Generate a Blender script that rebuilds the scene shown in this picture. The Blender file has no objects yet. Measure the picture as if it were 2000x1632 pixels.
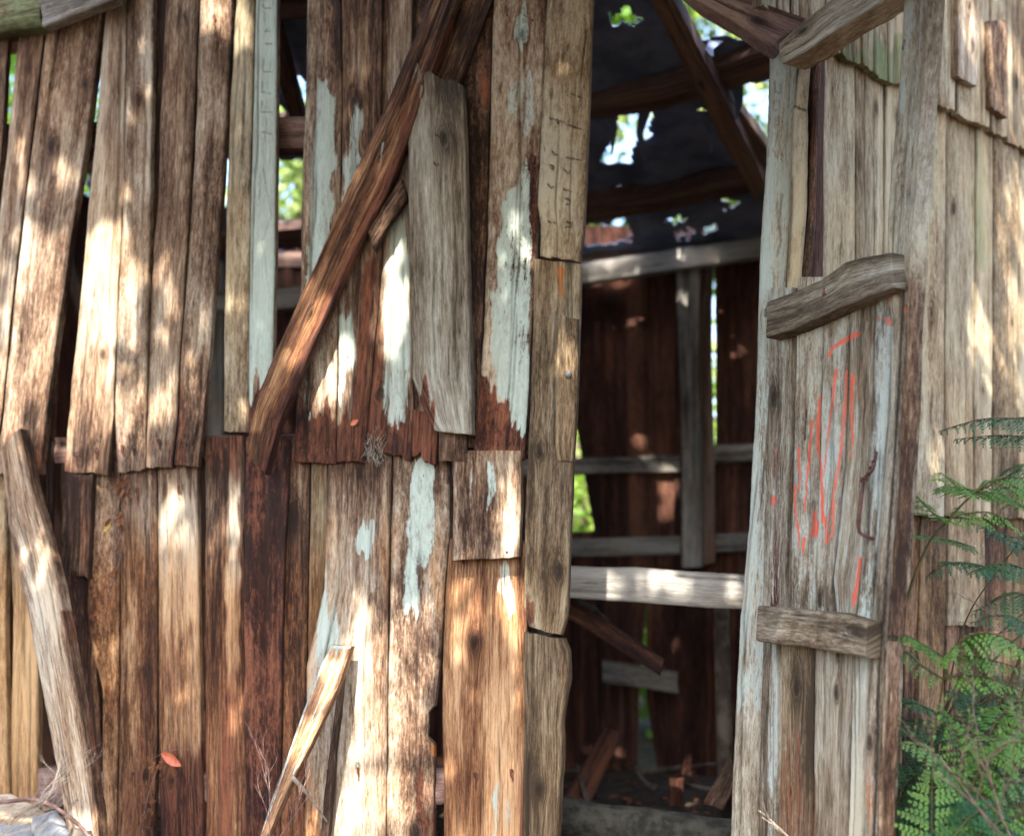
import bpy, math, random
import numpy as np
from mathutils import Vector
random.seed(7); RNG = np.random.default_rng(7)
SC = bpy.context.scene; COL = SC.collection
# ------------------------------------------------------------------ camera
FPX = 2414.0; TH = math.radians(7.93); EYE = 0.85
cam_d = bpy.data.cameras.new('camera'); cam = bpy.data.objects.new('camera', cam_d); COL.objects.link(cam)
cam.location = (0, 0, EYE); cam.rotation_euler = (math.pi/2 + TH, 0, 0)
cam_d.sensor_width = 36; cam_d.lens = 36*FPX/2000; cam_d.clip_start = .05; cam_d.clip_end = 500
cam_d.dof.use_dof = True; cam_d.dof.focus_distance = 3.4; cam_d.dof.aperture_fstop = 1.5
SC.camera = cam
# ------------------------------------------------------------------ light
SUN = Vector((-.14, -.60, .785)).normalized()          # direction towards the sun
w = bpy.data.worlds.new("World"); SC.world = w; w.use_nodes = True
nt = w.node_tree; bg = nt.nodes['Background']; sky = nt.nodes.new('ShaderNodeTexSky')
sky.sky_type = 'NISHITA'; sky.sun_disc = False
sky.sun_elevation = math.asin(SUN.z); sky.sun_rotation = math.atan2(SUN.x, SUN.y)
sky.dust_density = 3.0
nt.links.new(sky.outputs[0], bg.inputs[0]); bg.inputs[1].default_value = .15
sd = bpy.data.lights.new('sun', 'SUN'); sd.energy = 4.0; sd.angle = math.radians(.53); sd.color = (1, .94, .84)
sun = bpy.data.objects.new('sun', sd); COL.objects.link(sun); sun.rotation_euler = SUN.to_track_quat('Z', 'Y').to_euler()
VS = SC.view_settings; VS.view_transform = 'Standard'; VS.look = 'None'; VS.gamma = 1; VS.exposure = 2.55
SC.cycles.use_denoising = True; SC.cycles.sample_clamp_indirect = 4; SC.cycles.max_bounces = 8; SC.cycles.diffuse_bounces = 4
# ------------------------------------------------------------------ helpers
def rays(x, y):
    x = np.asarray(x, float); y = np.asarray(y, float)
    a = x-1000; b = 816-y
    return np.stack([a, FPX*math.cos(TH)-b*math.sin(TH), FPX*math.sin(TH)+b*math.cos(TH)], -1)
ORG = np.array([0, 0, EYE])
def at(x, y, Y):
    d = rays(x, y); return ORG + d*(Y/d[..., 1:2] if d.ndim > 1 else Y/d[1])
class Plane:
    def __init__(s, a, b, c=None):
        s.p = at(*a); q = at(*b)
        if c is None: n = np.cross(q-s.p, [0, 0, 1.])
        else: n = np.cross(q-s.p, at(*c)-s.p)
        n = n/np.linalg.norm(n)
        if np.dot(n, ORG-s.p) < 0: n = -n
        s.n = n
    def hit(s, x, y, off=0.):
        d = rays(x, y); k = (np.dot(s.p-ORG, s.n)+off)/(d@s.n)
        return ORG + d*k[..., None]
    def one(s, x, y, off=0.): return s.hit(np.array([x]), np.array([y]), off)[0]
FR = Plane((130, 910, 4.07), (1020, 910, 3.66))
SI = Plane((1570, 600, 3.50), (2000, 600, 4.38))
DO = Plane((1515, 200, 3.44), (1745, 200, 2.98), (1470, 1400, 3.42))
BK = Plane((600, 800, 6.2*1.052), (1300, 800, 6.2))
def gpt(px, Y, z): return np.array([(px-1000)/2437*Y, Y, z])
def zplane(a, b, c):
    P = Plane.__new__(Plane); P.p = np.array(a); n = np.cross(np.array(b)-P.p, np.array(c)-P.p); n /= np.linalg.norm(n)
    if np.dot(n, ORG-P.p) < 0: n = -n
    P.n = n; return P
ROOF = zplane(gpt(1130, 3.62, 3.12), gpt(130, 4.1, 3.12), gpt(1300, 6.2, 2.56))

def hsh(ix, iy, s):
    h = (ix.astype(np.int64)*374761393 + iy.astype(np.int64)*668265263 + int(s)*974634777) & 0x7fffffff
    h = ((h ^ (h >> 13))*1274126177) & 0x7fffffff
    return ((h ^ (h >> 16)) & 0xffff)/65535.
def vn(x, y, s=0):
    x, y = np.broadcast_arrays(np.asarray(x, float), np.asarray(y, float))
    ix = np.floor(x); iy = np.floor(y); fx = x-ix; fy = y-iy
    fx = fx*fx*(3-2*fx); fy = fy*fy*(3-2*fy)
    a = hsh(ix, iy, s); b = hsh(ix+1, iy, s); c = hsh(ix, iy+1, s); d = hsh(ix+1, iy+1, s)
    return (a+(b-a)*fx)+((c+(d-c)*fx)-(a+(b-a)*fx))*fy
def sst(a, b, x):
    t = np.clip((x-a)/(b-a), 0, 1); return t*t*(3-2*t)
def pl(poly, t):
    p = np.array(poly, float); s = np.r_[0, np.cumsum(np.hypot(*np.diff(p, axis=0).T))]; s /= s[-1]
    return np.stack([np.interp(t, s, p[:, 0]), np.interp(t, s, p[:, 1])], -1)
def link(o, parent=None):
    COL.objects.link(o)
    if parent is not None: o.parent = parent
    return o
def raw(name, V, F, mat, parent=None, smooth=True, uv=None, attrs=None, nsm=None):
    me = bpy.data.meshes.new(name)
    V = np.asarray(V, np.float32); me.vertices.add(len(V)); me.vertices.foreach_set('co', V.ravel())
    lens = np.array([len(f) for f in F], np.int32) if not isinstance(F, np.ndarray) else np.full(len(F), F.shape[1], np.int32)
    flat = np.concatenate([np.asarray(f, np.int32).ravel() for f in F]) if not isinstance(F, np.ndarray) else F.astype(np.int32).ravel()
    me.loops.add(len(flat)); me.loops.foreach_set('vertex_index', flat)
    me.polygons.add(len(lens)); st = np.r_[0, np.cumsum(lens)[:-1]].astype(np.int32)
    me.polygons.foreach_set('loop_start', st); me.polygons.foreach_set('loop_total', lens)
    sm = np.zeros(len(lens), bool)
    if smooth: sm[:nsm if nsm is not None else len(lens)] = True
    me.polygons.foreach_set('use_smooth', sm)
    if uv is not None:
        l = me.uv_layers.new(name='UVMap'); l.data.foreach_set('uv', np.asarray(uv, np.float32)[flat].ravel())
    for k, a in (attrs or {}).items():
        c = me.color_attributes.new(k, 'FLOAT_COLOR', 'POINT'); c.data.foreach_set('color', np.asarray(a, np.float32).ravel())
    me.materials.append(mat); me.update(calc_edges=True); me.validate()
    o = bpy.data.objects.new(name, me); return link(o, parent)
def thing(name, label, cat, group=None, loc=(0, 0, 0)):
    o = bpy.data.objects.new(name, None); COL.objects.link(o); o['label'] = label; o['category'] = cat
    if group: o['group'] = group
    return o
def tag(o, label, cat, group=None):
    o['label'] = label; o['category'] = cat
    if group: o['group'] = group
    return o
def part(name, parent, label=None):
    o = bpy.data.objects.new(name, None); COL.objects.link(o); o.parent = parent
    if label: o['label'] = label
    return o
# ------------------------------------------------------------------ materials
class NT:
    def __init__(s, name):
        s.m = bpy.data.materials.new(name); s.m.use_nodes = True; s.t = s.m.node_tree; s.b = s.t.nodes['Principled BSDF']
    def n(s, typ, **k):
        x = s.t.nodes.new(typ)
        for a, v in k.items(): setattr(x, a, v)
        return x
    def set(s, sock, v):
        if isinstance(v, bpy.types.NodeSocket): s.t.links.new(v, sock)
        else: sock.default_value = v
    def math(s, op, a, b=0., c=None, clamp=False):
        x = s.n('ShaderNodeMath', operation=op, use_clamp=clamp); s.set(x.inputs[0], a); s.set(x.inputs[1], b)
        if c is not None: s.set(x.inputs[2], c)
        return x.outputs[0]
    def mix(s, f, a, b, mode='MIX'):
        x = s.n('ShaderNodeMix', data_type='RGBA', blend_type=mode); s.set(x.inputs[0], f); s.set(x.inputs[6], a); s.set(x.inputs[7], b)
        return x.outputs[2]
    def noise(s, vec, scale, sx=1, sy=1, detail=4, rough=.6, dist=0):
        mp = s.n('ShaderNodeMapping'); mp.inputs['Scale'].default_value = (sx, sy, 1); s.set(mp.inputs[0], vec)
        x = s.n('ShaderNodeTexNoise'); s.set(x.inputs['Vector'], mp.outputs[0]); x.inputs['Scale'].default_value = scale
        x.inputs['Detail'].default_value = detail; x.inputs['Roughness'].default_value = rough; x.inputs['Distortion'].default_value = dist
        return x.outputs[0]
    def ramp(s, f, stops, interp='LINEAR'):
        x = s.n('ShaderNodeValToRGB'); s.set(x.inputs[0], f); e = x.color_ramp.elements; x.color_ramp.interpolation = interp
        while len(e) < len(stops): e.new(.5)
        for el, (p, c) in zip(e, stops): el.position = p; el.color = (*c, 1) if len(c) == 3 else c
        return x.outputs[0]
    def sstep(s, v, a, b):
        x = s.n('ShaderNodeMapRange', interpolation_type='SMOOTHSTEP'); s.set(x.inputs[0], v); x.inputs[1].default_value = a; x.inputs[2].default_value = b
        return x.outputs[0]
def wood_mat(name, c0, c1, c2, c3, paint=(.47, .545, .475), r0=(.035, .010, .006), r1=(.26, .095, .045), rough=.85, bump=1.0):
    m = NT(name)
    uv = m.n('ShaderNodeUVMap', uv_map='UVMap').outputs[0]
    A = m.n('ShaderNodeAttribute', attribute_name='ma'); B = m.n('ShaderNodeAttribute', attribute_name='mb')
    sa = m.n('ShaderNodeSeparateColor'); m.set(sa.inputs[0], A.outputs['Color']); sb = m.n('ShaderNodeSeparateColor'); m.set(sb.inputs[0], B.outputs['Color'])
    P, Rr, D, L = sa.outputs[0], sa.outputs[1], sa.outputs[2], A.outputs['Alpha']
    red, moss, org = sb.outputs[0], sb.outputs[1], sb.outputs[2]
    n_mid = m.noise(uv, 26, 1, .075, 6, .70, .3)
    n_fine = m.noise(uv, 120, 1, .055, 5, .80, .15)
    n_hi = m.noise(uv, 190, 1, .10, 5, .85, .2)
    n_fib = m.noise(uv, 420, 1, .05, 2, .6)
    n_blot = m.noise(uv, 9, 1, .22, 5, .62, .4)
    n_fleck = m.noise(uv, 150, 1, .26, 4, .8)
    n_spk = m.noise(uv, 200, 1, .55, 3, .8)
    n_big = m.noise(uv, 3.2, 1, .5, 3, .5)
    n_str = m.noise(uv, 85, 1, .15, 5, .75, .2)
    Wm = B.outputs['Alpha']
    s = m.math('MULTIPLY_ADD', n_mid, .50, m.math('MULTIPLY', n_fine, .42))
    s = m.math('MULTIPLY_ADD', n_fib, .10, s)
    s = m.math('MULTIPLY_ADD', n_blot, .70, s)
    s = m.math('MULTIPLY_ADD', n_fleck, .30, s)              # mean ~ 1.01
    s = m.math('MULTIPLY_ADD', n_hi, .75, s)
    s = m.math('SUBTRACT', s, .525)
    lev = m.math('ADD', m.math('MULTIPLY_ADD', m.math('SUBTRACT', s, .86), 2.15, .48), m.math('MULTIPLY', m.math('SUBTRACT', L, .5), 1.0))
    base = m.ramp(lev, [(.08, c0), (.36, c1), (.62, c2), (.95, c3)])
    # short silver flecks and dark fibres
    fl = m.math('MULTIPLY', m.sstep(m.math('ADD', n_str, m.math('MULTIPLY', m.math('SUBTRACT', n_blot, .5), .8)), .60, .70), m.sstep(L, .2, .7))
    base = m.mix(m.math('MULTIPLY', fl, .60), base, (*[min(.62, q*1.12) for q in c3], 1))
    df = m.sstep(m.math('ADD', n_str, m.math('MULTIPLY', m.math('SUBTRACT', n_mid, .5), .9)), .40, .30)
    base = m.mix(m.math('MULTIPLY', df, .55), base, (*[q*.8 for q in c0], 1))
    # warm / cool drift across the boards
    base = m.mix(m.sstep(n_big, .35, .7), base, m.mix(1.0, base, (1.08, .97, .84, 1), 'MULTIPLY'))
    wf = m.sstep(m.math('ADD', Wm, m.math('MULTIPLY', m.math('SUBTRACT', n_mid, .5), 1.2)), .2, .8)
    base = m.mix(m.math('MULTIPLY', wf, .9), base, m.mix(1.0, base, (1.20, .86, .58, 1), 'MULTIPLY'))
    rotc = m.ramp(m.math('MULTIPLY_ADD', m.math('SUBTRACT', s, .86), 2.2, .5), [(.15, (.012, .006, .006)), (.38, r0), (.60, (.125, .046, .024)), (1., r1)])
    rn = m.math('ADD', Rr, m.math('MULTIPLY', m.math('SUBTRACT', n_mid, .5), 1.8))
    rn = m.math('ADD', rn, m.math('MULTIPLY', m.math('SUBTRACT', n_blot, .5), .8))
    col = m.mix(m.sstep(rn, .32, .68), base, rotc)
    on = m.sstep(m.math('ADD', org, m.math('MULTIPLY', m.math('SUBTRACT', n_fleck, .5), 1.2)), .35, .6)
    col = m.mix(on, col, m.ramp(n_fine, [(.3, (.20, .055, .015)), (.7, (.50, .20, .06))]))
    pn = m.math('ADD', m.math('MULTIPLY', P, .80), m.math('MULTIPLY', m.math('SUBTRACT', n_fine, .5), 1.3))
    pn = m.math('ADD', pn, m.math('MULTIPLY', m.math('SUBTRACT', n_fleck, .5), .8))
    pn = m.math('ADD', pn, m.math('MULTIPLY', m.math('SUBTRACT', n_blot, .5), .8)); pn = m.math('ADD', pn, m.math('MULTIPLY', m.math('SUBTRACT', n_mid, .5), .9)); pf = m.sstep(pn, .38, .62)
    pf = m.math('MULTIPLY', pf, m.sstep(P, .03, .12)); pf = m.math('MULTIPLY', pf, m.math('MULTIPLY_ADD', m.sstep(m.math('MULTIPLY_ADD', n_str, .6, m.math('MULTIPLY', n_mid, .4)), .38, .52), .48, .52))
    pcol = m.mix(m.sstep(m.math('MULTIPLY_ADD', n_fine, .5, m.math('MULTIPLY', n_hi, .5)), .42, .68), paint + (1,), (paint[0]*.62, paint[1]*.62, paint[2]*.60, 1))
    pcol = m.mix(m.math('MULTIPLY', m.sstep(n_blot, .5, .8), .35), pcol, (.40, .36, .28, 1))
    col = m.mix(pf, col, pcol)
    rp = m.sstep(m.math('ADD', red, m.math('MULTIPLY', m.math('SUBTRACT', n_fib, .5), .9)), .30, .75)
    rp = m.math('MULTIPLY', rp, m.sstep(red, .02, .1)); rp = m.math('MULTIPLY', rp, m.math('MULTIPLY_ADD', m.sstep(n_hi, .36, .55), .5, .5))
    rp = m.math('MULTIPLY', rp, m.math('MULTIPLY_ADD', m.sstep(n_mid, .35, .6), .4, .6))
    col = m.mix(rp, col, (.70, .095, .045, 1))
    mo = m.sstep(m.math('ADD', moss, m.math('MULTIPLY', m.math('SUBTRACT', n_blot, .5), 1.0)), .4, .8)
    col = m.mix(m.math('MULTIPLY', mo, .75), col, m.mix(n_fleck, (.05, .10, .03, 1), (.16, .24, .10, 1)))
    dk = m.math('ADD', D, m.math('MULTIPLY', m.math('MULTIPLY', D, m.math('SUBTRACT', n_fleck, .5)), 2.0))
    col = m.mix(m.math('MULTIPLY', m.math('MINIMUM', m.math('MAXIMUM', dk, 0), 1), .88), col, (.012, .008, .006, 1))
    pits = m.sstep(n_spk, .66, .74)
    col = m.mix(m.math('MULTIPLY', pits, .75), col, (.03, .018, .012, 1))
    m.set(m.b.inputs['Base Color'], col); m.b.inputs['Roughness'].default_value = rough; m.b.inputs['Specular IOR Level'].default_value = .25
    h = m.math('MULTIPLY_ADD', n_fine, .55, m.math('MULTIPLY', n_fib, .22)); h = m.math('MULTIPLY_ADD', n_mid, .5, h)
    h = m.math('MULTIPLY_ADD', n_fleck, .40, h); h = m.math('MULTIPLY_ADD', n_spk, .25, h); h = m.math('MULTIPLY_ADD', n_hi, .6, h); h = m.math('MULTIPLY_ADD', n_str, .35, h); h = m.math('MULTIPLY_ADD', pf, .05, h)
    bp = m.n('ShaderNodeBump'); bp.inputs['Strength'].default_value = .9*bump; bp.inputs['Distance'].default_value = .006; m.set(bp.inputs['Height'], h)
    m.set(m.b.inputs['Normal'], bp.outputs[0]); return m.m
W = wood_mat('weathered_slab', (.022, .011, .007), (.120, .069, .042), (.265, .195, .135), (.47, .42, .335))
WG = wood_mat('sheltered_slab', (.045, .030, .016), (.160, .112, .066), (.275, .225, .148), (.43, .385, .275), r0=(.05, .02, .01), r1=(.26, .13, .06))
WD = wood_mat('grey_door_wood', (.045, .034, .022), (.15, .12, .085), (.26, .235, .185), (.42, .42, .35), paint=(.42, .48, .445))
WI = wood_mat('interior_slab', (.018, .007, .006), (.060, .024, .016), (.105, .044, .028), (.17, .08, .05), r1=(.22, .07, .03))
WP = wood_mat('sawn_grey_timber', (.09, .08, .07), (.19, .18, .165), (.28, .27, .25), (.40, .39, .36), bump=.6)
WR = wood_mat('roof_timber', (.045, .026, .026), (.12, .072, .065), (.17, .11, .095), (.24, .17, .14), bump=.7)
def simple(name, c, rough=.7, c2=None, scale=30, metal=0, trans=0, spec=.3, bump=0):
    m = NT(name)
    if c2 is not None:
        tc = m.n('ShaderNodeTexCoord').outputs['Object']; nn = m.noise(tc, scale, 1, 1, 4, .6)
        m.set(m.b.inputs['Base Color'], m.mix(m.sstep(nn, .35, .65), (*c, 1), (*c2, 1)))
        if bump:
            bp = m.n('ShaderNodeBump'); bp.inputs['Strength'].default_value = bump; bp.inputs['Distance'].default_value = .01; m.set(bp.inputs['Height'], nn); m.set(m.b.inputs['Normal'], bp.outputs[0])
    else: m.b.inputs['Base Color'].default_value = (*c, 1)
    m.b.inputs['Roughness'].default_value = rough; m.b.inputs['Metallic'].default_value = metal; m.b.inputs['Specular IOR Level'].default_value = spec
    if trans:
        o = m.t.nodes['Material Output']; tr = m.n('ShaderNodeBsdfTranslucent'); tr.inputs[0].default_value = (min(1, c[0]*2.2), min(1, c[1]*2.2), c[2]*1.2, 1)
        mx = m.n('ShaderNodeMixShader'); mx.inputs[0].default_value = trans
        m.t.links.new(m.b.outputs[0], mx.inputs[1]); m.t.links.new(tr.outputs[0], mx.inputs[2]); m.t.links.new(mx.outputs[0], o.inputs[0])
    return m.m
M_iron = simple('rusty_wire', (.035, .016, .014), .6, (.10, .04, .03), 120)
M_nail = simple('nail_head', (.12, .12, .12), .5, (.22, .20, .18), 200, .6)
M_roof = simple('haze_blue_roof_sheet', (.085, .115, .19), .75, (.17, .21, .31), 6, bump=.5)  # bluish lift in the sheet colour imitates haze under the roof
M_leafA = simple('leaf_green', (.10, .20, .03), .5, (.22, .30, .06), 1.5, trans=.35)
M_leafB = simple('leaf_pale_green', (.20, .28, .08), .5, (.34, .38, .16), 1.5, trans=.35)
M_leafC = simple('leaf_dark_green', (.045, .10, .03), .5, (.09, .16, .04), 1.5, trans=.25)
M_bark = simple('tree_bark', (.05, .035, .025), .9, (.14, .11, .08), 12, bump=.6)
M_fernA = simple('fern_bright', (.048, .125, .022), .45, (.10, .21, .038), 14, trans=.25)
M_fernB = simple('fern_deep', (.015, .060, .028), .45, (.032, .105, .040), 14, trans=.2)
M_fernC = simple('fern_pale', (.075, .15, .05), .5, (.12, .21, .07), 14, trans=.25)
M_stem = simple('fern_stem', (.035, .028, .008), .5, (.075, .055, .015), 20)
M_stemG = simple('fern_stem_green', (.02, .035, .008), .5, (.05, .07, .015), 20)
M_twig = simple('twig_bark', (.09, .05, .04), .7, (.20, .12, .10), 60)
M_twigpale = simple('pale_twig', (.35, .30, .24), .7, (.20, .16, .12), 60)
M_dead = simple('dead_leaf', (.10, .035, .015), .7, (.20, .08, .03), 60, trans=.15)
M_redleaf = simple('red_leaf', (.42, .10, .05), .5, (.55, .17, .09), 60, trans=.15)
M_yel = simple('yellow_leaf', (.45, .30, .05), .5, (.55, .42, .10), 60, trans=.25)
M_soil = simple('forest_soil', (.020, .013, .008), .95, (.065, .042, .026), 9, bump=.8)
M_log = simple('mossy_log', (.012, .012, .008), .9, (.045, .042, .032), 22, bump=.9)
M_flint = simple('bleached_wood', (.32, .32, .32), .9, (.12, .11, .10), 90, bump=.8)
M_web = simple('cobweb', (.5, .52, .55), .9, trans=.5)
M_lich = simple('lichen_tuft', (.12, .22, .06), .9, (.20, .30, .10), 80, trans=.2)
# ------------------------------------------------------------------ marks laid on the wood (image-traced outlines, paint, rot and some painted sun and shade)
def ell(cx, cy, rx, ry): return ('e', cx, cy, rx, ry)
def pmask(sh, x, y):
    m = pmask0(sh, x, y)
    if sh[0] == 'p' and m.ndim == 2 and m.shape[0] > 8 and m.any():
        for _ in range(3):
            p_ = np.pad(m, 1, mode='edge'); m = (p_[:-2, 1:-1]+p_[2:, 1:-1]+p_[1:-1, :-2]+p_[1:-1, 2:]+p_[1:-1, 1:-1])/5
    return m
def pmask0(sh, x, y):
    k = sh[0]
    if k == 'e':
        r = np.hypot((x-sh[1])/sh[3], (y-sh[2])/sh[4]); return 1-sst(.75, 1.2, r)
    if k == 'b': return sst(sh[1], sh[2], y)                 # grows downwards between y1 and y2
    if k == 't': return 1-sst(sh[1], sh[2], y)
    if k == 'p':
        pts = sh[1]; ins = np.zeros(x.shape, bool); j = len(pts)-1
        for i in range(len(pts)):
            xi, yi = pts[i]; xj, yj = pts[j]
            ins ^= ((yi > y) != (yj > y)) & (x < (xj-xi)*(y-yi)/((yj-yi) or 1e-9)+xi); j = i
        return ins.astype(float)
    if k == 's':                                             # stroke: polyline, width at start, width at end
        pts, w0, w1 = sh[1], sh[2], sh[3]; best = np.zeros(x.shape); n = len(pts)-1
        for i in range(n):
            ax, ay = pts[i]; bx, by = pts[i+1]; dx, dy = bx-ax, by-ay
            t = np.clip(((x-ax)*dx+(y-ay)*dy)/(dx*dx+dy*dy+1e-9), 0, 1)
            d = np.hypot(x-ax-t*dx, y-ay-t*dy); wd = w0+(w1-w0)*(i+t)/n
            best = np.maximum(best, 1-sst(.6, 1.5, d/wd))
        return best
CH = {'P': 0, 'R': 1, 'D': 2, 'L': 3, 'r': 4, 'm': 5, 'o': 6, 'w': 7}
_seed = [140]
def board(name, L, R, plane, off=0., th=.022, mat=W, parent=None, label=None, res=.005, pale=.5, rot=0., paint=0., moss=0., warm=.0, marks=(), glob=(),
          wob=.0025, rag=(.004, .012), relief=.0040, bow=.002, cracks=3, notch=False, slope=0., skew=0.):
    _seed[0] += 1; sd_ = _seed[0]; rr = random.Random(sd_)
    L = np.array(L, float); R = np.array(R, float)
    o0, o1 = off if isinstance(off, tuple) else (off, off)
    m0 = plane.hit(*pl(L, np.array([0, .5, 1])).T, o0); m1 = plane.hit(*pl(R, np.array([0, .5, 1])).T, o0)
    wid = np.linalg.norm(m0-m1, axis=1).mean(); ln = (np.linalg.norm(m0[0]-m0[1])+np.linalg.norm(m0[1]-m0[2])+np.linalg.norm(m1[0]-m1[1])+np.linalg.norm(m1[1]-m1[2]))/2
    nu = max(6, int(wid/res)+1); nv = max(12, int(ln/(res*1.5))+1)
    u = np.linspace(0, 1, nu)[None, :]; v = np.linspace(0, 1, nv)[:, None]
    um = u*wid; vm = v*ln
    def ragf(s): 
        f = vn(um*40, 0, s)*.5+vn(um*110, 0, s+1)*.25+(vn(um*16, 0, s+2) > .5)*.35
        return f
    a = rag[0]/ln*ragf(sd_*7); b = rag[1]/ln*ragf(sd_*7+3)
    vv = a+v*(1-a-b)
    pL = pl(L, vv.ravel()).reshape(nv, nu, 2); pR = pl(R, vv.ravel()).reshape(nv, nu, 2)
    ppm = 2414/np.linalg.norm(m0[1]-ORG)
    vm2 = vv*ln
    wl = (vn(vm2*9, 1.5, sd_)-.5)*1.6+(vn(vm2*35, 1.5, sd_+9)-.5)*.7+(vn(vm2*110, 2.5, sd_+9)-.5)*.35
    wr = (vn(vm2*9, 7.5, sd_+31)-.5)*1.6+(vn(vm2*35, 7.5, sd_+37)-.5)*.7+(vn(vm2*110, 8.5, sd_+9)-.5)*.35
    dirn = pR-pL; dl = np.linalg.norm(dirn, axis=-1, keepdims=True)+1e-6; dirn = dirn/dl
    U = np.broadcast_to(u, (nv, nu))
    pos = pL*(1-U[..., None])+pR*U[..., None]+dirn*((wl*(1-U)+wr*U)*wob*ppm)[..., None]
    if notch:
        sR = pL+(pR[:1]*(1-vv[..., None])+pR[-1:]*vv[..., None]-pL); U3 = U[..., None]
        pos = pL+(sR-pL)*U3+(pR-sR)*U3**7+dirn*((wl*(1-U)+wr*U)*wob*ppm)[..., None]
    X, Y = pos[..., 0], pos[..., 1]
    # relief
    eu = np.minimum(U, 1-U)*wid; ev = np.minimum(v, 1-v)*ln
    h = bow*np.sin(math.pi*U)*rr.choice([1, 1, .4, -.2]) + skew*(U-.5)
    wv = um+(vn(um*3, vm*1.2, sd_+5)-.5)*.03
    h = h + relief*((vn(wv*45, vm*1.1, sd_+1)-.5)*1.3+(vn(wv*110, vm*2.2, sd_+2)-.5)*.9+(vn(wv*22, vm*.8, sd_+3)-.5)*1.7)
    h = h + relief*.8*np.round(vn(wv*28, vm*1.6, sd_+4)*3)/3
    if relief > .002: h = h + relief*.5*(vn(um*60, vm*14, sd_+44)-.5)
    h = h + relief*.35*(vn(um*150, vm*9, sd_+6)-.5) - .0028*np.exp(-eu/.0016)-.0015*np.exp(-ev/.0016)
    dark = np.zeros((nv, nu))
    for c in range(cracks):
        cu = rr.uniform(.12, .88); v0 = rr.uniform(-.3, .8); v1 = v0+rr.uniform(.25, .9)
        line = cu*wid+(vn(vm*5, 3.3, sd_+50+c)-.5)*.02
        k = np.exp(-((um-line)/(res*.75))**2)*sst(v0, v0+.06, v)*(1-sst(v1-.1, v1, v))*(.4+.6*vn(vm*12, .5, sd_+c))
        h = h-.006*k; dark = np.maximum(dark, k*.95)
    att = np.zeros((nv, nu, 8)); att[..., 3] = pale+(vn(um*12, vm*1.5, sd_+70)-.5)*.35+(vn(um*5, vm*3, sd_+71)-.5)*.25
    att[..., 1] = rot; att[..., 0] = paint; att[..., 2] = dark; att[..., 5] = moss; att[..., 7] = warm
    jx = X+(vn(X/9, Y/40, sd_+80)-.5)*12; jy = Y+(vn(X/7, Y/80, sd_+81)-.5)*70+(vn(X/3, Y/30, sd_+82)-.5)*22
    for ch, sh, st in list(glob)+list(marks):
        mm = pmask(sh, *((jx, jy) if sh[0] in 'epbt' else (X+(vn(X/7, Y/7, 5)-.5)*2, Y)))*abs(st)
        i = CH[ch]
        if st < 0: att[..., i] -= mm
        elif i in (0, 4, 2): att[..., i] = np.maximum(att[..., i], mm)
        else: att[..., i] += mm
    att[..., 2] = np.maximum(att[..., 2], .55*np.exp(-eu/.0035))  # darkened edges paint in the shadow lines between boards
    offv = o0+(o1-o0)*vv
    d = rays(X, Y); k = (np.dot(plane.p-ORG, plane.n)+offv)/(d@plane.n)
    gx_ = rr.uniform(.62, 1.35); gy_ = rr.uniform(.45, 1.5); uq = um+0*vm2; vq = vm2+0*um
    for _k in range(2 if wid > .12 and ln > .5 else 1):
        if rr.random() < .55 and ln > .35 and wid > .07:
            ku = rr.uniform(.2, .8)*wid; kv = rr.uniform(.08, .92)*ln; dx_ = um-ku; dy_ = (vm2-kv)*.45; rd = np.sqrt(dx_**2+dy_**2)+1e-5; ks_ = rr.uniform(.006, .013)
            uq = uq+dx_/rd*np.exp(-(rd/(ks_*3))**2)*ks_*-1.3; vq = vq+rd*6*np.exp(-(rd/(ks_*2))**2)
            att[..., 2] = np.maximum(att[..., 2], .75*np.exp(-(rd/ks_)**4)); att[..., 3] -= .35*np.exp(-(rd/(ks_*2.2))**2)
            h = h+.003*np.exp(-(rd/(ks_*1.5))**2)-.003*np.exp(-(rd/(ks_*.5))**2)
    uvx = uq*gx_+rr.uniform(0, 50); uvy = vq*gy_+rr.uniform(0, 50)
    uv = np.stack([uvx, uvy+0*uvx], -1)
    Pt = ORG+d*k[..., None]+plane.n*h[..., None]
    # assemble
    V = Pt.reshape(-1, 3); UV = uv.reshape(-1, 2); AT = att.reshape(-1, 8)
    idx = np.arange(nu*nv).reshape(nv, nu)
    F = np.stack([idx[:-1, :-1], idx[:-1, 1:], idx[1:, 1:], idx[1:, :-1]], -1).reshape(-1, 4)
    ring = np.concatenate([idx[0, :], idx[1:, -1], idx[-1, -2::-1], idx[-2:0:-1, 0]])
    M = len(ring); n0 = len(V)
    back = V[ring]-plane.n*th
    uvr = UV[ring]; cen = uvr.mean(0)
    V = np.concatenate([V, V[ring], back]); UV = np.concatenate([UV, uvr, uvr+(cen-uvr)*.04+np.array([.02, 0])]); 
    ar = AT[ring].copy(); ar[:, 0] *= .15; ar[:, 4] *= .3; ar[:, 2] = .15; ar[:, 3] -= .1
    AT = np.concatenate([AT, ar, ar])
    i = np.arange(M); j = (i+1) % M
    S = np.stack([n0+i, n0+M+i, n0+M+j, n0+j], -1)
    bk = (n0+M+i)[::-1] if True else None
    faces = [F, S]
    flat = list(F)+list(S)+[bk]
    A1 = AT[:, :4]; A2 = AT[:, 4:8].copy()
    o = raw(name, V, flat, mat, parent, True, UV, {'ma': A1, 'mb': A2}, nsm=len(F))
    if label: o['label'] = label
    return o
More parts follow.
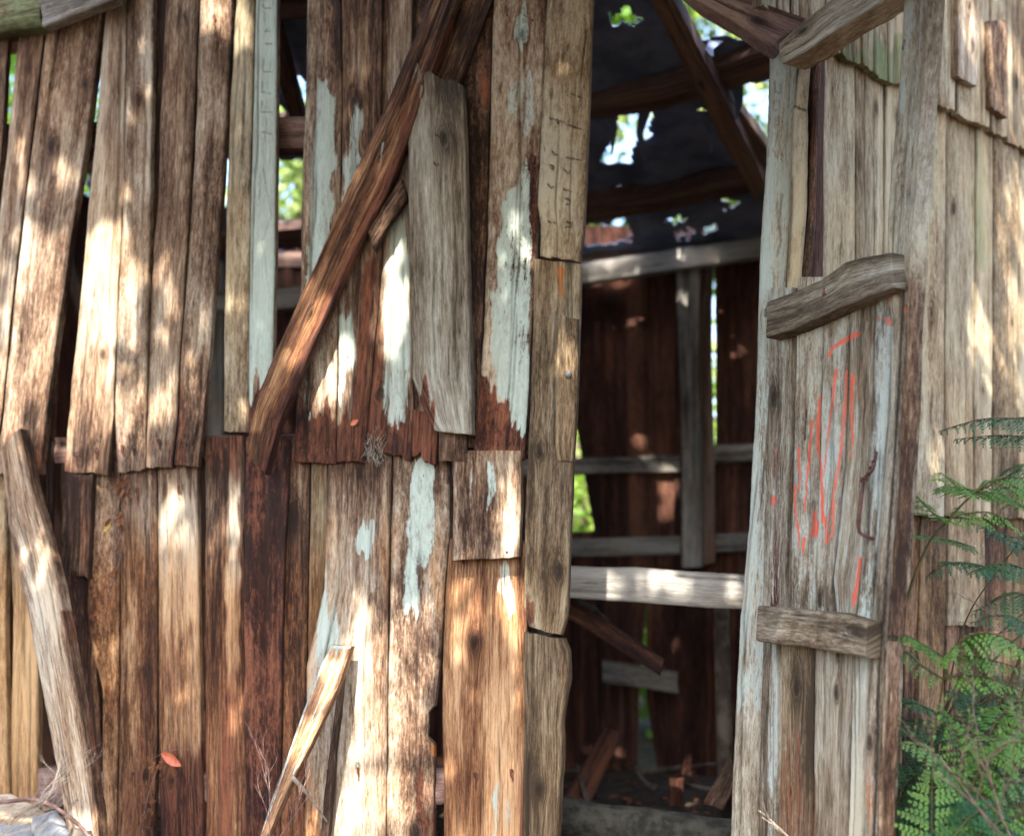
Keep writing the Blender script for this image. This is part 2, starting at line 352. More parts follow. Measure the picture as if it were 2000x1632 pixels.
def tube(name, pts, rad, mat, parent=None, ns=8, wob=0):
    pts = [Vector(p) for p in pts]; n = len(pts); V = []; F = []
    rad = [rad[0]+(rad[1]-rad[0])*i/(n-1) for i in range(n)] if isinstance(rad, tuple) else rad if isinstance(rad, list) else [rad]*n
    prev = None
    for i, p in enumerate(pts):
        t = (pts[min(i+1, n-1)]-pts[max(i-1, 0)]).normalized()
        a = t.orthogonal().normalized() if prev is None else (prev-t*prev.dot(t)).normalized()
        prev = a; b = t.cross(a)
        for k in range(ns):
            an = 2*math.pi*k/ns; r = rad[i]*(1+wob*(random.random()-.5)); V.append(p+(a*math.cos(an)+b*math.sin(an))*r)
    for i in range(n-1):
        for k in range(ns): F.append((i*ns+k, i*ns+(k+1) % ns, (i+1)*ns+(k+1) % ns, (i+1)*ns+k))
    F.append(tuple(range(ns))[::-1]); F.append(tuple((n-1)*ns+k for k in range(ns)))
    if name is None: return V, F
    return raw(name, [tuple(v) for v in V], F, mat, parent)
def merge(parts):
    V = []; F = []
    for v, f in parts:
        o = len(V); V += [tuple(x) for x in v]; F += [tuple(i+o for i in q) for q in f]
    return V, F
def spline(pts, n):
    p = np.array(pts, float); m = len(p); t = np.linspace(0, m-1, n); out = []
    for s in t:
        i = min(int(s), m-2); f = s-i
        p0 = p[max(i-1, 0)]; p1 = p[i]; p2 = p[i+1]; p3 = p[min(i+2, m-1)]
        out.append(.5*((2*p1)+(-p0+p2)*f+(2*p0-5*p1+4*p2-p3)*f*f+(-p0+3*p1-3*p2+p3)*f**3))
    return np.array(out)
def pv(x, ys, xs): return [(a, b) for a, b in zip(xs, ys)]
# ================================================================== THE HUT
hut = thing('timber_hut', 'derelict slab timber hut with weathered split boards and an open plank door', 'hut')
# shared outlines of marks on the street face of the hut
NAILS = [(962, 836, .010), (994, 873, .010), (590, 880, .012), (640, 878, .012), (410, 885, .0), (428, 878, .0), (190, 880, .016), (312, 862, .014), (360, 868, .016), (690, 880, .014), (905, 880, .03), (1090, 240, .03), (30, 870, .02), (60, 872, .02), (150, 888, .02), (240, 872, .02), (262, 874, .02), (362, 30, .02), (420, 36, .02), (640, 40, .02), (700, 30, .02), (990, 30, .02), (1040, 40, .02), (270, 955, .0), (350, 950, -.01), (440, 870, .0), (520, 880, .01), (700, 1500, .0), (640, 1505, .0), (930, 1510, .0), (1000, 1505, .0), (260, 1510, .0), (345, 1512, .0), (450, 1508, .0), (520, 1510, .0), (905, 1080, .03), (990, 1078, .03)]
G_N = [('R', ('s', [(x_, y_), (x_+1, y_+10+(x_*7) % 22)], 3.2, 1.2), .85) for x_, y_, _ in NAILS]+[('D', ell(x_, y_, 4, 5), .8) for x_, y_, _ in NAILS]
G_UP = G_N+[('D', ell(700, 895, 330, 16), .35), ('D', ell(640, 850, 40, 22), .45), ('D', ell(770, 860, 16, 20), .5), ('D', ell(975, 840, 30, 30), .4), ('D', ell(330, 905, 60, 10), .3), ('D', ell(870, 870, 30, 30), .5), ('w', ('b', 560, 860), .25), ('R', ('b', 700, 900), .42), ('L', ('b', 640, 860), -.12), ('L', ('t', 40, 420), -.04)]
G_LO = G_N+[('w', ('b', 850, 1250), .9), ('R', ('b', 1150, 1620), .24), ('L', ('t', 905, 990), -.18), ('R', ('t', 900, 960), .22)]
def rail(name, x0, y0, x1, y1, hpx, plane, off, th, mat, parent, **k):
    return board(name, [(x0, y0), (x1, y1)], [(x0, y0+hpx), (x1, y1+hpx)], plane, off, th, mat, parent, **k)
fw = rail('wall', -260, 250, 1060, 215, 60, FR, -.045, .07, WR, hut, cracks=1, res=.02); fw['label'] = 'street face of the hut, two courses of weathered upright boards'
rail('girt', -260, 860, 1110, 838, 50, FR, -.045, .07, WR, fw, cracks=1, res=.02)
rail('girt', -260, 1500, 1090, 1500, 70, FR, -.045, .07, WR, fw, cracks=1, res=.02)
T = -70
UPPER = [
 # L edge, R edge, off, kw
 ([(-60, T), (-75, 400), (-140, 930)], [(22, 0), (15, 75), (2, 310), (-20, 560), (-60, 930)], .0, dict(pale=.5)),
 ([(55, T), (36, 70), (12, 300), (-18, 560), (-62, 925)], [(105, T), (86, 60), (58, 300), (28, 550), (4, 800), (-16, 918)], .006, dict(pale=.5)),
 ([(110, T), (90, 60), (62, 300), (33, 550), (8, 800), (-10, 930)], [(225, T), (200, 20), (184, 150), (164, 300), (137, 475), (96, 760), (77, 930)], .012, dict(pale=.56, th=.03)),
 ([(217, T), (202, 60), (198, 115), (188, 250), (171, 425), (154, 625), (134, 815), (126, 925)], [(250, T), (246, 0), (241, 350), (230, 550), (221, 815), (208, 930)], .006, dict(pale=.70)),
 ([(252, T), (248, 0), (243, 350), (233, 550), (224, 815), (230, 925)], [(303, T), (300, 0), (296, 250), (291, 480), (289, 530), (285, 800), (282, 920)], .010, dict(pale=.60)),
 ([(300, T), (300, 0), (290, 480), (286, 880)], [(330, T), (330, 0), (312, 480), (300, 880)], -.020, dict(pale=.12, rot=.1)),
 ([(330, T), (325, 0), (318, 100), (306, 400), (298, 480), (292, 650), (288, 815), (285, 915)], [(392, T), (388, 0), (382, 200), (367, 450), (350, 700), (345, 815), (335, 918)], .004, dict(pale=.50)),
 ([(396, T), (391, 0), (385, 200), (371, 450), (354, 700), (349, 815), (340, 912)], [(458, T), (452, 0), (445, 150), (435, 350), (422, 500), (410, 675), (398, 815), (387, 916)], .010, dict(pale=.42, rot=.10, relief=.005)),
 ([(470, T), (462, 0), (449, 200), (442, 400), (439, 650), (438, 845)], [(502, T), (497, 0), (492, 200), (488, 450), (487, 750), (486, 848)], -.004, dict(pale=.55, mat=WG)),
]
for L_, R_, o_, k_ in UPPER:
    board('board', L_, R_, FR, o_, parent=fw, glob=G_UP, **k_)
pm = [('D', ('s', [(512, 10), (517, 16), (530, 15)], 1.6, 1.2), .6), ('D', ('s', [(516, 22), (516, 45)], 1.5, 1), .4), ('D', ('s', [(524, 55), (517, 62), (532, 60)], 1.5, 1), .5), ('D', ('s', [(519, 85), (531, 86)], 1.8, 1), .7),
      ('D', ('s', [(514, 115), (514, 140), (533, 139)], 1.5, 1.2), .5), ('D', ('s', [(528, 118), (527, 139)], 1.3, 1), .35), ('D', ('s', [(512, 160), (511, 180), (529, 182)], 1.5, 1.2), .55), ('D', ('s', [(521, 160), (521, 175)], 1.2, 1), .35),
      ('D', ('s', [(512, 198), (511, 219), (531, 220)], 1.5, 1.2), .55), ('D', ('s', [(521, 198), (521, 214)], 1.2, 1), .35), ('D', ('s', [(521, 230), (521, 255)], 1.2, 1), .35), ('D', ('s', [(513, 258), (529, 261)], 1.7, 1.2), .6),
      ('D', ('s', [(497, 160), (498, 175), (502, 168)], 1.5, 1), .4), ('D', ('s', [(514, 330), (530, 420), (512, 470), (524, 560)], 1.2, .9), .35), ('R', ('b', 735, 775), 1.), ('P', ('b', 738, 765), -1.)]
board('board', [(500, T), (499, 0), (495, 200), (490, 400), (487, 600), (484, 850)], [(543, T), (541, 0), (539, 260), (536, 550), (531, 740), (528, 850)], FR, .0, parent=fw, label='narrow board with mint white paint and faint pencilled strokes',
      paint=.95, pale=.6, marks=pm, res=.0035, relief=.0012, cracks=1, wob=.0015)
MINT10 = [('P', ('p', [(618, 176), (659, 170), (655, 300), (646, 440), (640, 560), (600, 640), (596, 560), (604, 420), (612, 280)]), .95), ('P', ell(601, 760, 10, 60), .5), ('P', ell(667, 230, 3, 28), .35)]
MINT11 = [('P', ('p', [(690, 240), (704, 175), (708, 260), (700, 330), (690, 380), (668, 420), (672, 330), (682, 290)]), .85), ('P', ell(640, 700, 17, 85), .8), ('P', ell(672, 690, 22, 90), .75), ('R', ('p', [(690, 540), (745, 480), (740, 905), (690, 905)]), .55),
          ('P', ('p', [(752, 480), (795, 400), (802, 600), (808, 800), (790, 825), (742, 830), (750, 640)]), .72), ('L', ell(770, 600, 25, 170), .3), ('R', ('b', 800, 835), .9), ('L', ell(710, 110, 14, 70), .25)]
board('board', [(606, T), (600, 0), (596, 200), (589, 400), (588, 560), (583, 720), (573, 905)], [(668, T), (666, 0), (667, 200), (664, 400), (660, 600), (655, 906)], FR, .004, parent=fw, glob=G_UP, marks=MINT10+[('R', ('b', 790, 820), .8), ('P', ell(602, 826, 8, 8), .8)], pale=.5, rag=(.004, .010))
board('board', [(670, T), (668, 0), (669, 200), (666, 400), (662, 600), (657, 904)], [(748, T), (745, 0), (744, 200), (746, 500), (728, 700), (708, 908)], FR, .010, parent=fw, glob=G_UP, marks=MINT11, pale=.52, rag=(.004, .014))
board('board', [(750, T), (747, 0), (746, 200), (748, 500), (730, 700), (712, 896)], [(812, T), (805, 0), (800, 300), (803, 600), (808, 800), (803, 906)], FR, .0, parent=fw, glob=G_UP, marks=MINT11+[('P', ell(780, 820, 25, 14), .6)], pale=.5, relief=.0045, rag=(.004, .03))
board('board', [(808, T), (804, 0), (801, 300), (803, 600), (808, 880)], [(905, T), (900, 0), (905, 300), (916, 600), (925, 880)], FR, -.012, parent=fw, pale=.3, rot=.25, marks=[('m', ell(835, 80, 25, 60), .3)])
board('board', [(808, 800), (806, 905)], [(858, 810), (852, 912)], FR, .004, parent=fw, pale=.15, rot=.7, rag=(.0, .04), relief=.008)
board('board', [(857, 838), (857, 905)], [(912, 842), (912, 908)], FR, .018, parent=fw, pale=.45, rot=.35, label='short split offcut hanging under the grey slab')
board('board', [(900, T), (899, 0), (905, 150), (914, 400), (919, 600), (926, 905)], [(968, T), (962, 0), (957, 200), (950, 450), (941, 650), (932, 905)], FR, .0, parent=fw, pale=.22, rot=.35, relief=.005)
M14 = [('P', ell(1020, 60, 14, 60), .75), ('P', ell(1003, 190, 12, 55), .6), ('P', ell(1030, 200, 14, 90), .6), ('P', ('p', [(985, 400), (1030, 300), (1036, 420), (1040, 560), (1036, 830), (1010, 830), (965, 745), (955, 640), (972, 480)]), .85),
       ('R', ('p', [(925, 770), (950, 735), (985, 800), (1000, 760), (1028, 850), (1028, 920), (925, 920)]), .9), ('L', ('p', [(925, 770), (950, 745), (985, 800), (1000, 770), (1028, 850), (1028, 920), (925, 920)]), -.3), ('R', ('p', [(1027, 325), (1052, 318), (1050, 420), (1046, 495), (1033, 500), (1028, 400)]), .9), ('D', ('s', [(1027, 325), (1045, 320)], 2.5, 1), .9),
       ('D', ell(962, 835, 5, 7), .8), ('D', ell(993, 872, 6, 6), .8)]
board('board', [(970, T), (965, 0), (960, 200), (953, 450), (945, 650), (935, 780), (925, 900)], [(1072, T), (1068, 0), (1060, 200), (1053, 350), (1050, 500), (1041, 600), (1030, 800), (1022, 903)], FR, .008, parent=fw, marks=M14, pale=.56, label='wide board with long mint paint patch and rotten foot', res=.004)
CARV = []
for (x, y, a) in [(1082, 234, 0), (1094, 238, 0), (1117, 247, 0), (1127, 251, 0), (1084, 302, 1), (1114, 310, 0), (1125, 312, 0), (1108, 337, 1), (1078, 327, 2), (1108, 372, 0), (1110, 395, 3), (1112, 440, 3), (1077, 366, 1), (1085, 436, 4), (1075, 434, 4), (1120, 185, 4), (1132, 190, 4)]:
    s = {0: [(-7, -2), (0, 0), (8, 2)], 1: [(-5, -5), (0, 2), (5, 0)], 2: [(-4, -4), (4, -1), (3, 5), (-3, 1)], 3: [(-4, -6), (4, -5), (3, 3), (-5, 4)], 4: [(-2, -1), (2, 2)]}[a]
    CARV.append(('D', ('s', [(x+p, y+q) for p, q in s], 1.9, 1.3), .95))
board('board', [(1072, T), (1068, 0), (1061, 170), (1055, 300), (1050, 400), (1056, 440), (1055, 503)], [(1160, T), (1157, 0), (1150, 200), (1145, 350), (1140, 450), (1131, 516)], FR, .022, mat=WG, parent=fw, marks=CARV+[('L', ell(1090, 300, 40, 300), .10)], pale=.62, res=.003, relief=.002, label='door jamb board scored with short knife marks', wob=.0018)
board('board', [(1044, 504), (1041, 650), (1034, 850), (1027, 1000), (1022, 1180), (1034, 1230)], [(1134, 514), (1131, 650), (1126, 800), (1119, 905), (1113, 1100), (1108, 1200), (1094, 1246)], FR, .012, mat=WG, parent=fw, marks=[('o', ('p', [(1090, 530), (1104, 530), (1103, 575), (1096, 606), (1090, 600)]), .9), ('D', ('s', [(1086, 610), (1083, 700), (1084, 870)], 2, 2), .7), ('R', ell(1035, 1200, 14, 30), .8)], pale=.58, res=.004, label='lower door jamb board, split along its edge')
board('board', [(1089, 600), (1085, 700), (1084, 870), (1088, 900)], [(1129, 620), (1127, 780), (1121, 870), (1118, 903)], FR, .024, th=.014, mat=WG, parent=fw, pale=.55, rag=(.03, .004))
board('board', [(1022, 1232), (1024, 1400), (1018, 1700)], [(1100, 1246), (1110, 1270), (1110, 1330), (1099, 1400), (1096, 1500), (1088, 1700)], FR, .006, mat=WG, th=.045, parent=fw, pale=.36, moss=.22, marks=[('o', ell(1030, 1330, 4, 160), .35), ('o', ell(1108, 1290, 3, 60), .4), ('o', ell(1098, 1450, 3, 80), .4)], relief=.006, notch=True, wob=.004, label='mossy door jamb foot with crumbling orange edges')
# lone grey slab hung over the course
board('board', [(797, 110), (797, 350), (801, 600), (806, 740), (828, 800), (850, 843)], [(904, 160), (908, 250), (912, 400), (915, 550), (919, 700), (922, 850)], FR, .060, th=.03, mat=WD, parent=fw, pale=.56, moss=.14, rag=(.03, .006), res=.004,
      marks=[('D', ('s', [(800, 130), (800, 760)], 3, 3), .25), ('R', ell(835, 800, 16, 40), .9), ('D', ('s', [(850, 262), (860, 270)], 1.8, 1), .9), ('D', ('s', [(848, 318), (853, 325), (858, 322)], 1.8, 1), .9), ('D', ('s', [(872, 345), (869, 356)], 1.8, 1), .7), ('L', ell(890, 500, 14, 300), -.15), ('L', ('t', 150, 250), -.25)],
      label='grey slab nailed over the others with its foot curling out')
LOWER = [
 ([(-80, 860), (-80, 1700)], [(14, 860), (12, 1250), (20, 1700)], .004, dict(pale=.45, mat=WG)),
 ([(14, 1000), (26, 1200), (16, 1700)], [(78, 1000), (75, 1200), (72, 1700)], -.012, dict(pale=.42, mat=WG, moss=.15)),
 ([(88, 850), (88, 1100)], [(103, 855), (101, 1060)], -.01, dict(pale=.3, th=.015)),
 ([(118, 860), (118, 1100), (122, 1300), (150, 1700)], [(190, 900), (190, 1300), (215, 1700)], -.020, dict(pale=.22, moss=.05, mat=W)),
 ([(178, 900), (173, 1130), (171, 1200), (185, 1290), (200, 1345), (200, 1700)], [(233, 900), (232, 1250), (230, 1700)], .0, dict(pale=.52, marks=[('D', ell(201, 1335, 5, 12), .8)])),
 ([(236, 900), (236, 1250), (230, 1700)], [(305, 905), (307, 1150), (305, 1450), (298, 1700)], .006, dict(pale=.40, rot=.25, relief=.006, marks=[('L', ell(262, 1300, 14, 160), .35)])),
 ([(308, 905), (308, 1250), (312, 1700)], [(387, 900), (388, 1200), (392, 1440), (398, 1700)], .0, dict(pale=.58, marks=[('L', ell(345, 1080, 40, 160), .35), ('R', ell(335, 1250, 26, 130), .35), ('R', ('b', 1400, 1550), .5)])),
 ([(385, 850), (386, 1300), (392, 1700)], [(402, 850), (404, 1300), (406, 1700)], -.022, dict(pale=.10, rot=.3)),
 ([(400, 852), (402, 1200), (404, 1700)], [(478, 850), (476, 1200), (484, 1700)], .004, dict(pale=.42, rot=.30, marks=[('L', ell(455, 1150, 14, 260), .5)])),
 ([(478, 850), (478, 1200), (486, 1700)], [(566, 850), (552, 1200), (545, 1700)], .010, dict(pale=.20, rot=.62, relief=.008, moss=.05)),
 ([(568, 850), (556, 1200), (548, 1700)], [(606, 880), (600, 1200), (596, 1700)], -.004, dict(pale=.38, rot=.18)),
 ([(609, 880), (603, 1150), (598, 1700)], [(640, 880), (632, 1150), (622, 1700)], .0, dict(pale=.42, rot=.12, mat=WG)),
 ([(642, 880), (634, 1150), (600, 1300), (594, 1700)], [(764, 880), (758, 1150), (752, 1700)], .008, dict(pale=.60, th=.03, label='broad lower board with round mint paint patches', marks=[('P', ell(712, 1036, 19, 42), .95), ('P', ell(642, 1235, 26, 60), .85), ('P', ell(675, 970, 3, 14), .6), ('w', ell(690, 1400, 90, 330), -.9), ('R', ell(690, 1400, 90, 330), -.3)])),  # warm and rot tint taken out to whiten the sun patch
 ([(767, 880), (762, 1150), (755, 1700)], [(878, 880), (876, 1050), (868, 1150), (864, 1240), (856, 1330), (848, 1378), (834, 1392), (834, 1438), (850, 1452), (848, 1700)], -.002, dict(pale=.50, notch=True, wob=.004, label='lower board with pale mint strip and a bite out of its edge', marks=[('P', ('p', [(803, 880), (850, 880), (846, 1000), (838, 1110), (818, 1118), (820, 1200), (780, 1230), (788, 1120), (797, 1080), (800, 1000)]), .92), ('w', ell(800, 1400, 70, 330), -.9), ('R', ell(800, 1400, 70, 330), -.2), ('R', ell(835, 1560, 26, 120), .5), ('o', ell(846, 1470, 5, 26), .6)])),  # sun patch whitened in the colour by removing warm tint
 ([(880, 1050), (871, 1150), (866, 1350), (868, 1700)], [(1030, 1060), (1030, 1200), (1026, 1700)], -.004, dict(pale=.52, rot=.02, relief=.005, label='wide brown board with a mint paint smear beside the doorway', marks=[('P', ell(990, 1150, 22, 45), .7), ('P', ell(970, 1560, 5, 70), .7), ('P', ell(992, 1600, 10, 40), .5), ('m', ell(970, 1250, 20, 80), .4)])),
]
for L_, R_, o_, k_ in LOWER:
    board('board', L_, R_, FR, o_-.026, parent=fw, glob=G_LO, **k_)
board('board', [(128, 925), (126, 1126)], [(180, 925), (170, 1132)], FR, .004, parent=fw, pale=.22, rot=.28, label='short dark board hung low under the upper course')
board('board', [(886, 880), (885, 1000), (884, 1096)], [(1018, 880), (1018, 1000), (1013, 1090)], FR, .012, th=.03, parent=fw, pale=.48, rot=.12, rag=(.0, .006), label='short square ended board below the rotten foot', marks=[('P', ell(958, 960, 9, 50), .8), ('P', ell(920, 960, 6, 60), .5), ('P', ell(912, 1020, 6, 30), .5), ('L', ell(1000, 1010, 14, 80), .35), ('D', ('s', [(951, 905), (951, 990)], 2, 2), .7)])  # pale ellipse near the right edge paints in the sun patch
# overlay at top left: roof edge pieces
beam = board('eave_board', [(70, -40), (160, -70), (260, -110)], [(84, 54), (140, 32), (228, 0)], FR, .075, .04, WP, hut, pale=.5, moss=.1, label='grey eave board running down to the left corner')
board('eave_log_end', [(-80, 10), (90, -20)], [(-80, 72), (82, 50)], FR, .07, .08, W, hut, pale=.2, moss=.55, relief=.008, wob=.006)
# bolts and nails
def blob(name, p, r, n, mat, parent, sq=.5, amp=.0, seg=10):
    V = []; F = []
    n = Vector(n); a = n.orthogonal().normalized(); b = n.cross(a); p = Vector(p)
    for i in range(1, 6):
        ph = math.pi/2*i/5
        for k in range(seg):
            t = 2*math.pi*k/seg; rr = r*(1+amp*(random.random()-.5)); V.append(p+(a*math.cos(t)+b*math.sin(t))*rr*math.sin(ph)+n*r*sq*math.cos(ph))
    V.append(p+n*r*sq); top = len(V)-1
    for i in range(4):
        for k in range(seg): F.append((i*seg+k, i*seg+(k+1) % seg, (i+1)*seg+(k+1) % seg, (i+1)*seg+k))
    for k in range(seg): F.append((top, (k+1) % seg, k))
    return raw(name, [tuple(v) for v in V], F, mat, parent)
blob('bolt_head', FR.one(1110, 731, .035), .012, FR.n, M_nail, fw, .6)
for (x, y, o) in NAILS:
    blob('nail', FR.one(x, y, o), 0.0045, FR.n, M_iron, fw, .5, seg=7)

# ------------------------------------------------------------------ side wall
sw = rail('wall', 1560, 300, 2500, 560, 60, SI, -.06, .06, WR, hut, res=.02); sw['label'] = 'long flank of the hut in tan boards behind the ferns'
def side_y(x, xs, ys): return float(np.interp(x, xs, ys))
cut1 = lambda x: 118+(x-1650)*.50 if x > 1650 else 118+(x-1650)*.62
edges = [1590, 1671, 1728, 1786, 1847, 1906, 1941, 1992, 2050, 2110, 2180, 2260, 2350, 2450]
rs = random.Random(5)
for i in range(len(edges)-1):
    a, b = edges[i]+1.5, edges[i+1]-1.5
    lean = .006*(1700-a)
    board('board', [(a+rs.uniform(-1, 1), cut1(a)-40), (a+lean, 520), (a+2*lean+rs.uniform(-2, 2), 1008+.02*(a-1755))], [(b, cut1(b)-40), (b+lean, 520), (b+2*lean, 1012+.02*(b-1755))], SI, [0, .008, .014, .004][i % 4], mat=WG, parent=sw,
          pale=rs.uniform(.50, .74), moss=.12, res=.006, bow=.0, rot=rs.uniform(-.05, .06), cracks=2, marks=[('m', ('p', [(1800, 180), (1920, 240), (1960, 560), (1790, 420)]), .28), ('R', ('t', cut1(a)+20, cut1(a)+110), .30), ('L', ell(1700, 300, 60, 200), .10), ('P', ell(1860, 330, 5, 60), .35)])
ue = [1480, 1520, 1545, 1580, 1612, 1645, 1684, 1706, 1735, 1768, 1800, 1832, 1868, 1905, 1935, 1968, 2004, 2060, 2120, 2200, 2300, 2400]
for i in range(len(ue)-1):
    a, b = ue[i]+1, ue[i+1]-1; dy = rs.uniform(-2, 3); dz = [0, .005, .002, .007, .001][i % 5]
    board('shingle', [(a-4, -260), (a, cut1(a)+dy)], [(b-4, -260), (b, cut1(b)+dy)], SI, .034+dz, mat=WG, parent=sw, bow=.0, pale=rs.uniform(.56, .80), rot=rs.uniform(-.05, .10), moss=.10, res=.006, rag=(0, .02), marks=[('m', ell(1700, 130, 110, 60), .50), ('R', ('b', cut1(a)-60, cut1(a)), .20)])
board('shingle', [(1868, -100), (1868, 150)], [(1910, -100), (1911, 170)], SI, .064, mat=W, parent=sw, pale=.6, res=.006, rag=(0, .006), label='short upper board hanging proud of the others')
board('shingle', [(1932, 40), (1936, 214)], [(1966, 40), (1968, 232)], SI, .064, mat=W, parent=sw, pale=.5, res=.006, rag=(0, .01))
le = [1650, 1700, 1742, 1772, 1800, 1850, 1905, 1925, 1965, 2010, 2070, 2150, 2240, 2350, 2450]
for i in range(len(le)-1):
    a, b = le[i]+1.5, le[i+1]-1.5
    board('board', [(a, 960), (a-6, 1300), (a-10, 1760)], [(b, 960), (b-6, 1300), (b-10, 1760)], SI, -.03+[0, .01, .004][i % 3], mat=[WG, W][i % 2], parent=sw, pale=rs.uniform(.20, .42), rot=rs.uniform(0, .30), moss=.14, warm=.45, res=.007, marks=[('L', ('b', 1250, 1500), -.25), ('R', ('t', 1010, 1080), .25)])
board('board', [(1852, 1012), (1850, 1222)], [(1925, 1012), (1922, 1226)], SI, -.012, mat=WG, parent=sw, pale=.34, res=.006, rot=.1, warm=.3)
# ------------------------------------------------------------------ corner post and frame strips beside the doorway
cp = board('corner_post', [(1504, 90), (1497, 300), (1485, 500), (1478, 750), (1465, 1000), (1447, 1200), (1437, 1400), (1424, 1700)], [(1562, 85), (1548, 300), (1540, 500), (1522, 760), (1507, 1000), (1500, 1200), (1492, 1420), (1482, 1700)], FR, .012, .10, WD, hut,
      paint=.66, pale=.66, res=.0035, relief=.0018, cracks=2, wob=.003, label='pale corner post with faint pencilled capitals near its top',
      marks=[('D', ('s', [(1513, 160), (1513, 180), (1524, 183), (1525, 165)], 2, 1.6), .45), ('D', ('s', [(1513, 200), (1522, 196), (1521, 215), (1511, 218), (1512, 200)], 1.8, 1.5), .38), ('D', ('s', [(1513, 250), (1515, 232), (1522, 230), (1521, 243), (1514, 246)], 1.8, 1.5), .38),
             ('D', ('s', [(1518, 262), (1515, 283)], 1.8, 1.5), .38), ('D', ('s', [(1510, 292), (1518, 308)], 1.8, 1.5), .38), ('D', ell(1529, 328, 2.5, 4), .8), ('D', ell(1528, 341, 2.5, 3), .8), ('D', ('s', [(1527, 380), (1522, 440), (1526, 470), (1518, 500)], 2.5, 2), .55), ('D', ('s', [(1493, 900), (1490, 960), (1480, 1020)], 2, 1.5), .6),
             ('P', ('b', 1340, 1440), -.75), ('L', ('b', 1340, 1440), -.12), ('L', ('t', 100, 200), -.1)])
board('frame_strip', [(1563, 110), (1552, 205), (1548, 210), (1543, 400), (1536, 575)], [(1583, 112), (1577, 205), (1576, 400), (1563, 560)], FR, .03, .05, WG, hut, pale=.62, cracks=1, res=.004, marks=[('D', ('s', [(1551, 208), (1563, 214), (1575, 218)], 3, 2), .9)])
board('frame_strip', [(1590, 110), (1577, 420), (1562, 575)], [(1603, 108), (1592, 420), (1580, 575)], FR, .0, .05, W, hut, pale=.35, rot=.45, cracks=1, res=.004, label='dark red brown strip between the post and the door')
# backing that shuts the corner behind the strips
board('frame_backing', [(1540, 60), (1440, 1700)], [(1610, 60), (1600, 1700)], FR, -.05, .05, WR, hut, pale=.3, res=.02)
board('lintel', [(1180, -150), (1330, -60), (1440, -10), (1580, 40)], [(1230, -110), (1360, 5), (1440, 50), (1508, 95)], FR, .10, .09, WR, hut, pale=.62, relief=.006, label='dark head beam running up over the doorway')
# ------------------------------------------------------------------ door
door = part('door', hut, 'open plank door with three cross ledges and red spray paint')
RED = [([(1620, 695), (1627, 680), (1645, 668), (1662, 660)], 3.5, 5), ([(1664, 657), (1680, 651)], 5, 4), ([(1723, 571), (1735, 577), (1743, 600)], 5, 3), ([(1716, 621), (1730, 622)], 2, 2), ([(1736, 624), (1737, 634)], 5, 5),
       ([(1635, 723), (1631, 755), (1625, 800), (1617, 860), (1610, 930)], 4, 1.2), ([(1655, 724), (1652, 780), (1645, 860), (1638, 920), (1622, 1000), (1614, 1060)], 3.4, 2.5), ([(1667, 735), (1664, 765), (1665, 860), (1662, 900)], 4, 1.2),
       ([(1603, 777), (1599, 820), (1598, 870), (1605, 920), (1608, 1000), (1618, 1060), (1620, 1058)], 4, 2.5), ([(1587, 822), (1583, 870), (1578, 930), (1574, 1000)], 3.2, 1.4), ([(1562, 875), (1561, 900), (1565, 930), (1563, 960)], 4, 1.5),
       ([(1555, 950), (1553, 975), (1557, 1010), (1563, 1045), (1562, 1070)], 4, 1.5), ([(1573, 1050), (1569, 1080)], 3.5, 2), ([(1592, 1000), (1588, 1040), (1583, 1048)], 5, 4), ([(1596, 1020), (1594, 1045)], 6, 5), ([(1607, 985), (1608, 1020)], 4, 3),
       ([(1630, 980), (1628, 1045)], 3, 2), ([(1618, 1055), (1624, 1045)], 3, 3), ([(1713, 630), (1690, 690), (1678, 740), (1672, 790)], 1.6, 1.0), ([(1518, 870), (1512, 900), (1508, 940)], 1.4, 1), ([(1510, 970), (1510, 984)], 4, 4),
       ([(1680, 1090), (1676, 1130), (1668, 1180)], 3, 4), ([(1677, 1140), (1668, 1165)], 4, 4)]
REDM = [('r', ('s', p, a*.85, b*.85), .95 if max(a, b) > 1.7 else .6) for p, a, b in RED]
def db(L, R, off, **k):
    k.setdefault('mat', WD); k.setdefault('res', .0032); k.setdefault('relief', .0016); k.setdefault('cracks', 3)
    mk = k.pop('marks', []); return board('door_board', L, R, DO, off, .022, parent=door, marks=REDM+mk, **k)
ORS = [('o', ('s', [(1527, 700), (1528, 760), (1520, 820), (1524, 900), (1518, 1000), (1512, 1180)], 3, 5), .30), ('R', ('s', [(1527, 700), (1520, 820), (1524, 900), (1512, 1180)], 5, 8), .45), ('R', ('b', 1050, 1170), .25)]
DSM = [('D', ('s', [(1578, 690), (1575, 760), (1580, 900)], 2.2, 1.5), .45), ('D', ('s', [(1590, 980), (1586, 1080)], 5, 3), .5), ('D', ('s', [(1625, 760), (1622, 1000)], 1.8, 1.5), .45), ('D', ('s', [(1715, 790), (1700, 850)], 5, 3), .4), ('D', ('s', [(1710, 880), (1700, 1000), (1695, 1060)], 4, 3), .3), ('D', ('s', [(1735, 600), (1716, 660), (1712, 700)], 4, 2), .4),
       ('L', ('b', 1060, 1190), -.2), ('L', ell(1695, 700, 12, 50), .3), ('R', ('s', [(1576, 800), (1573, 860)], 3, 2), .7), ('R', ('s', [(1690, 600), (1685, 700)], 3, 2), .5)]  # pale ellipse paints in the sunfleck on the door
db([(1504, 560), (1494, 900), (1488, 1230)], [(1548, 560), (1541, 900), (1533, 1230)], .0, paint=.42, pale=.58, marks=ORS)
db([(1549, 560), (1542, 900), (1534, 1230)], [(1557, 560), (1549, 900), (1541, 1230)], -.008, pale=.25, rot=.3)
db([(1558, 540), (1550, 900), (1542, 1230)], [(1609, 540), (1600, 900), (1590, 1230)], .004, paint=.46, pale=.64, marks=DSM)
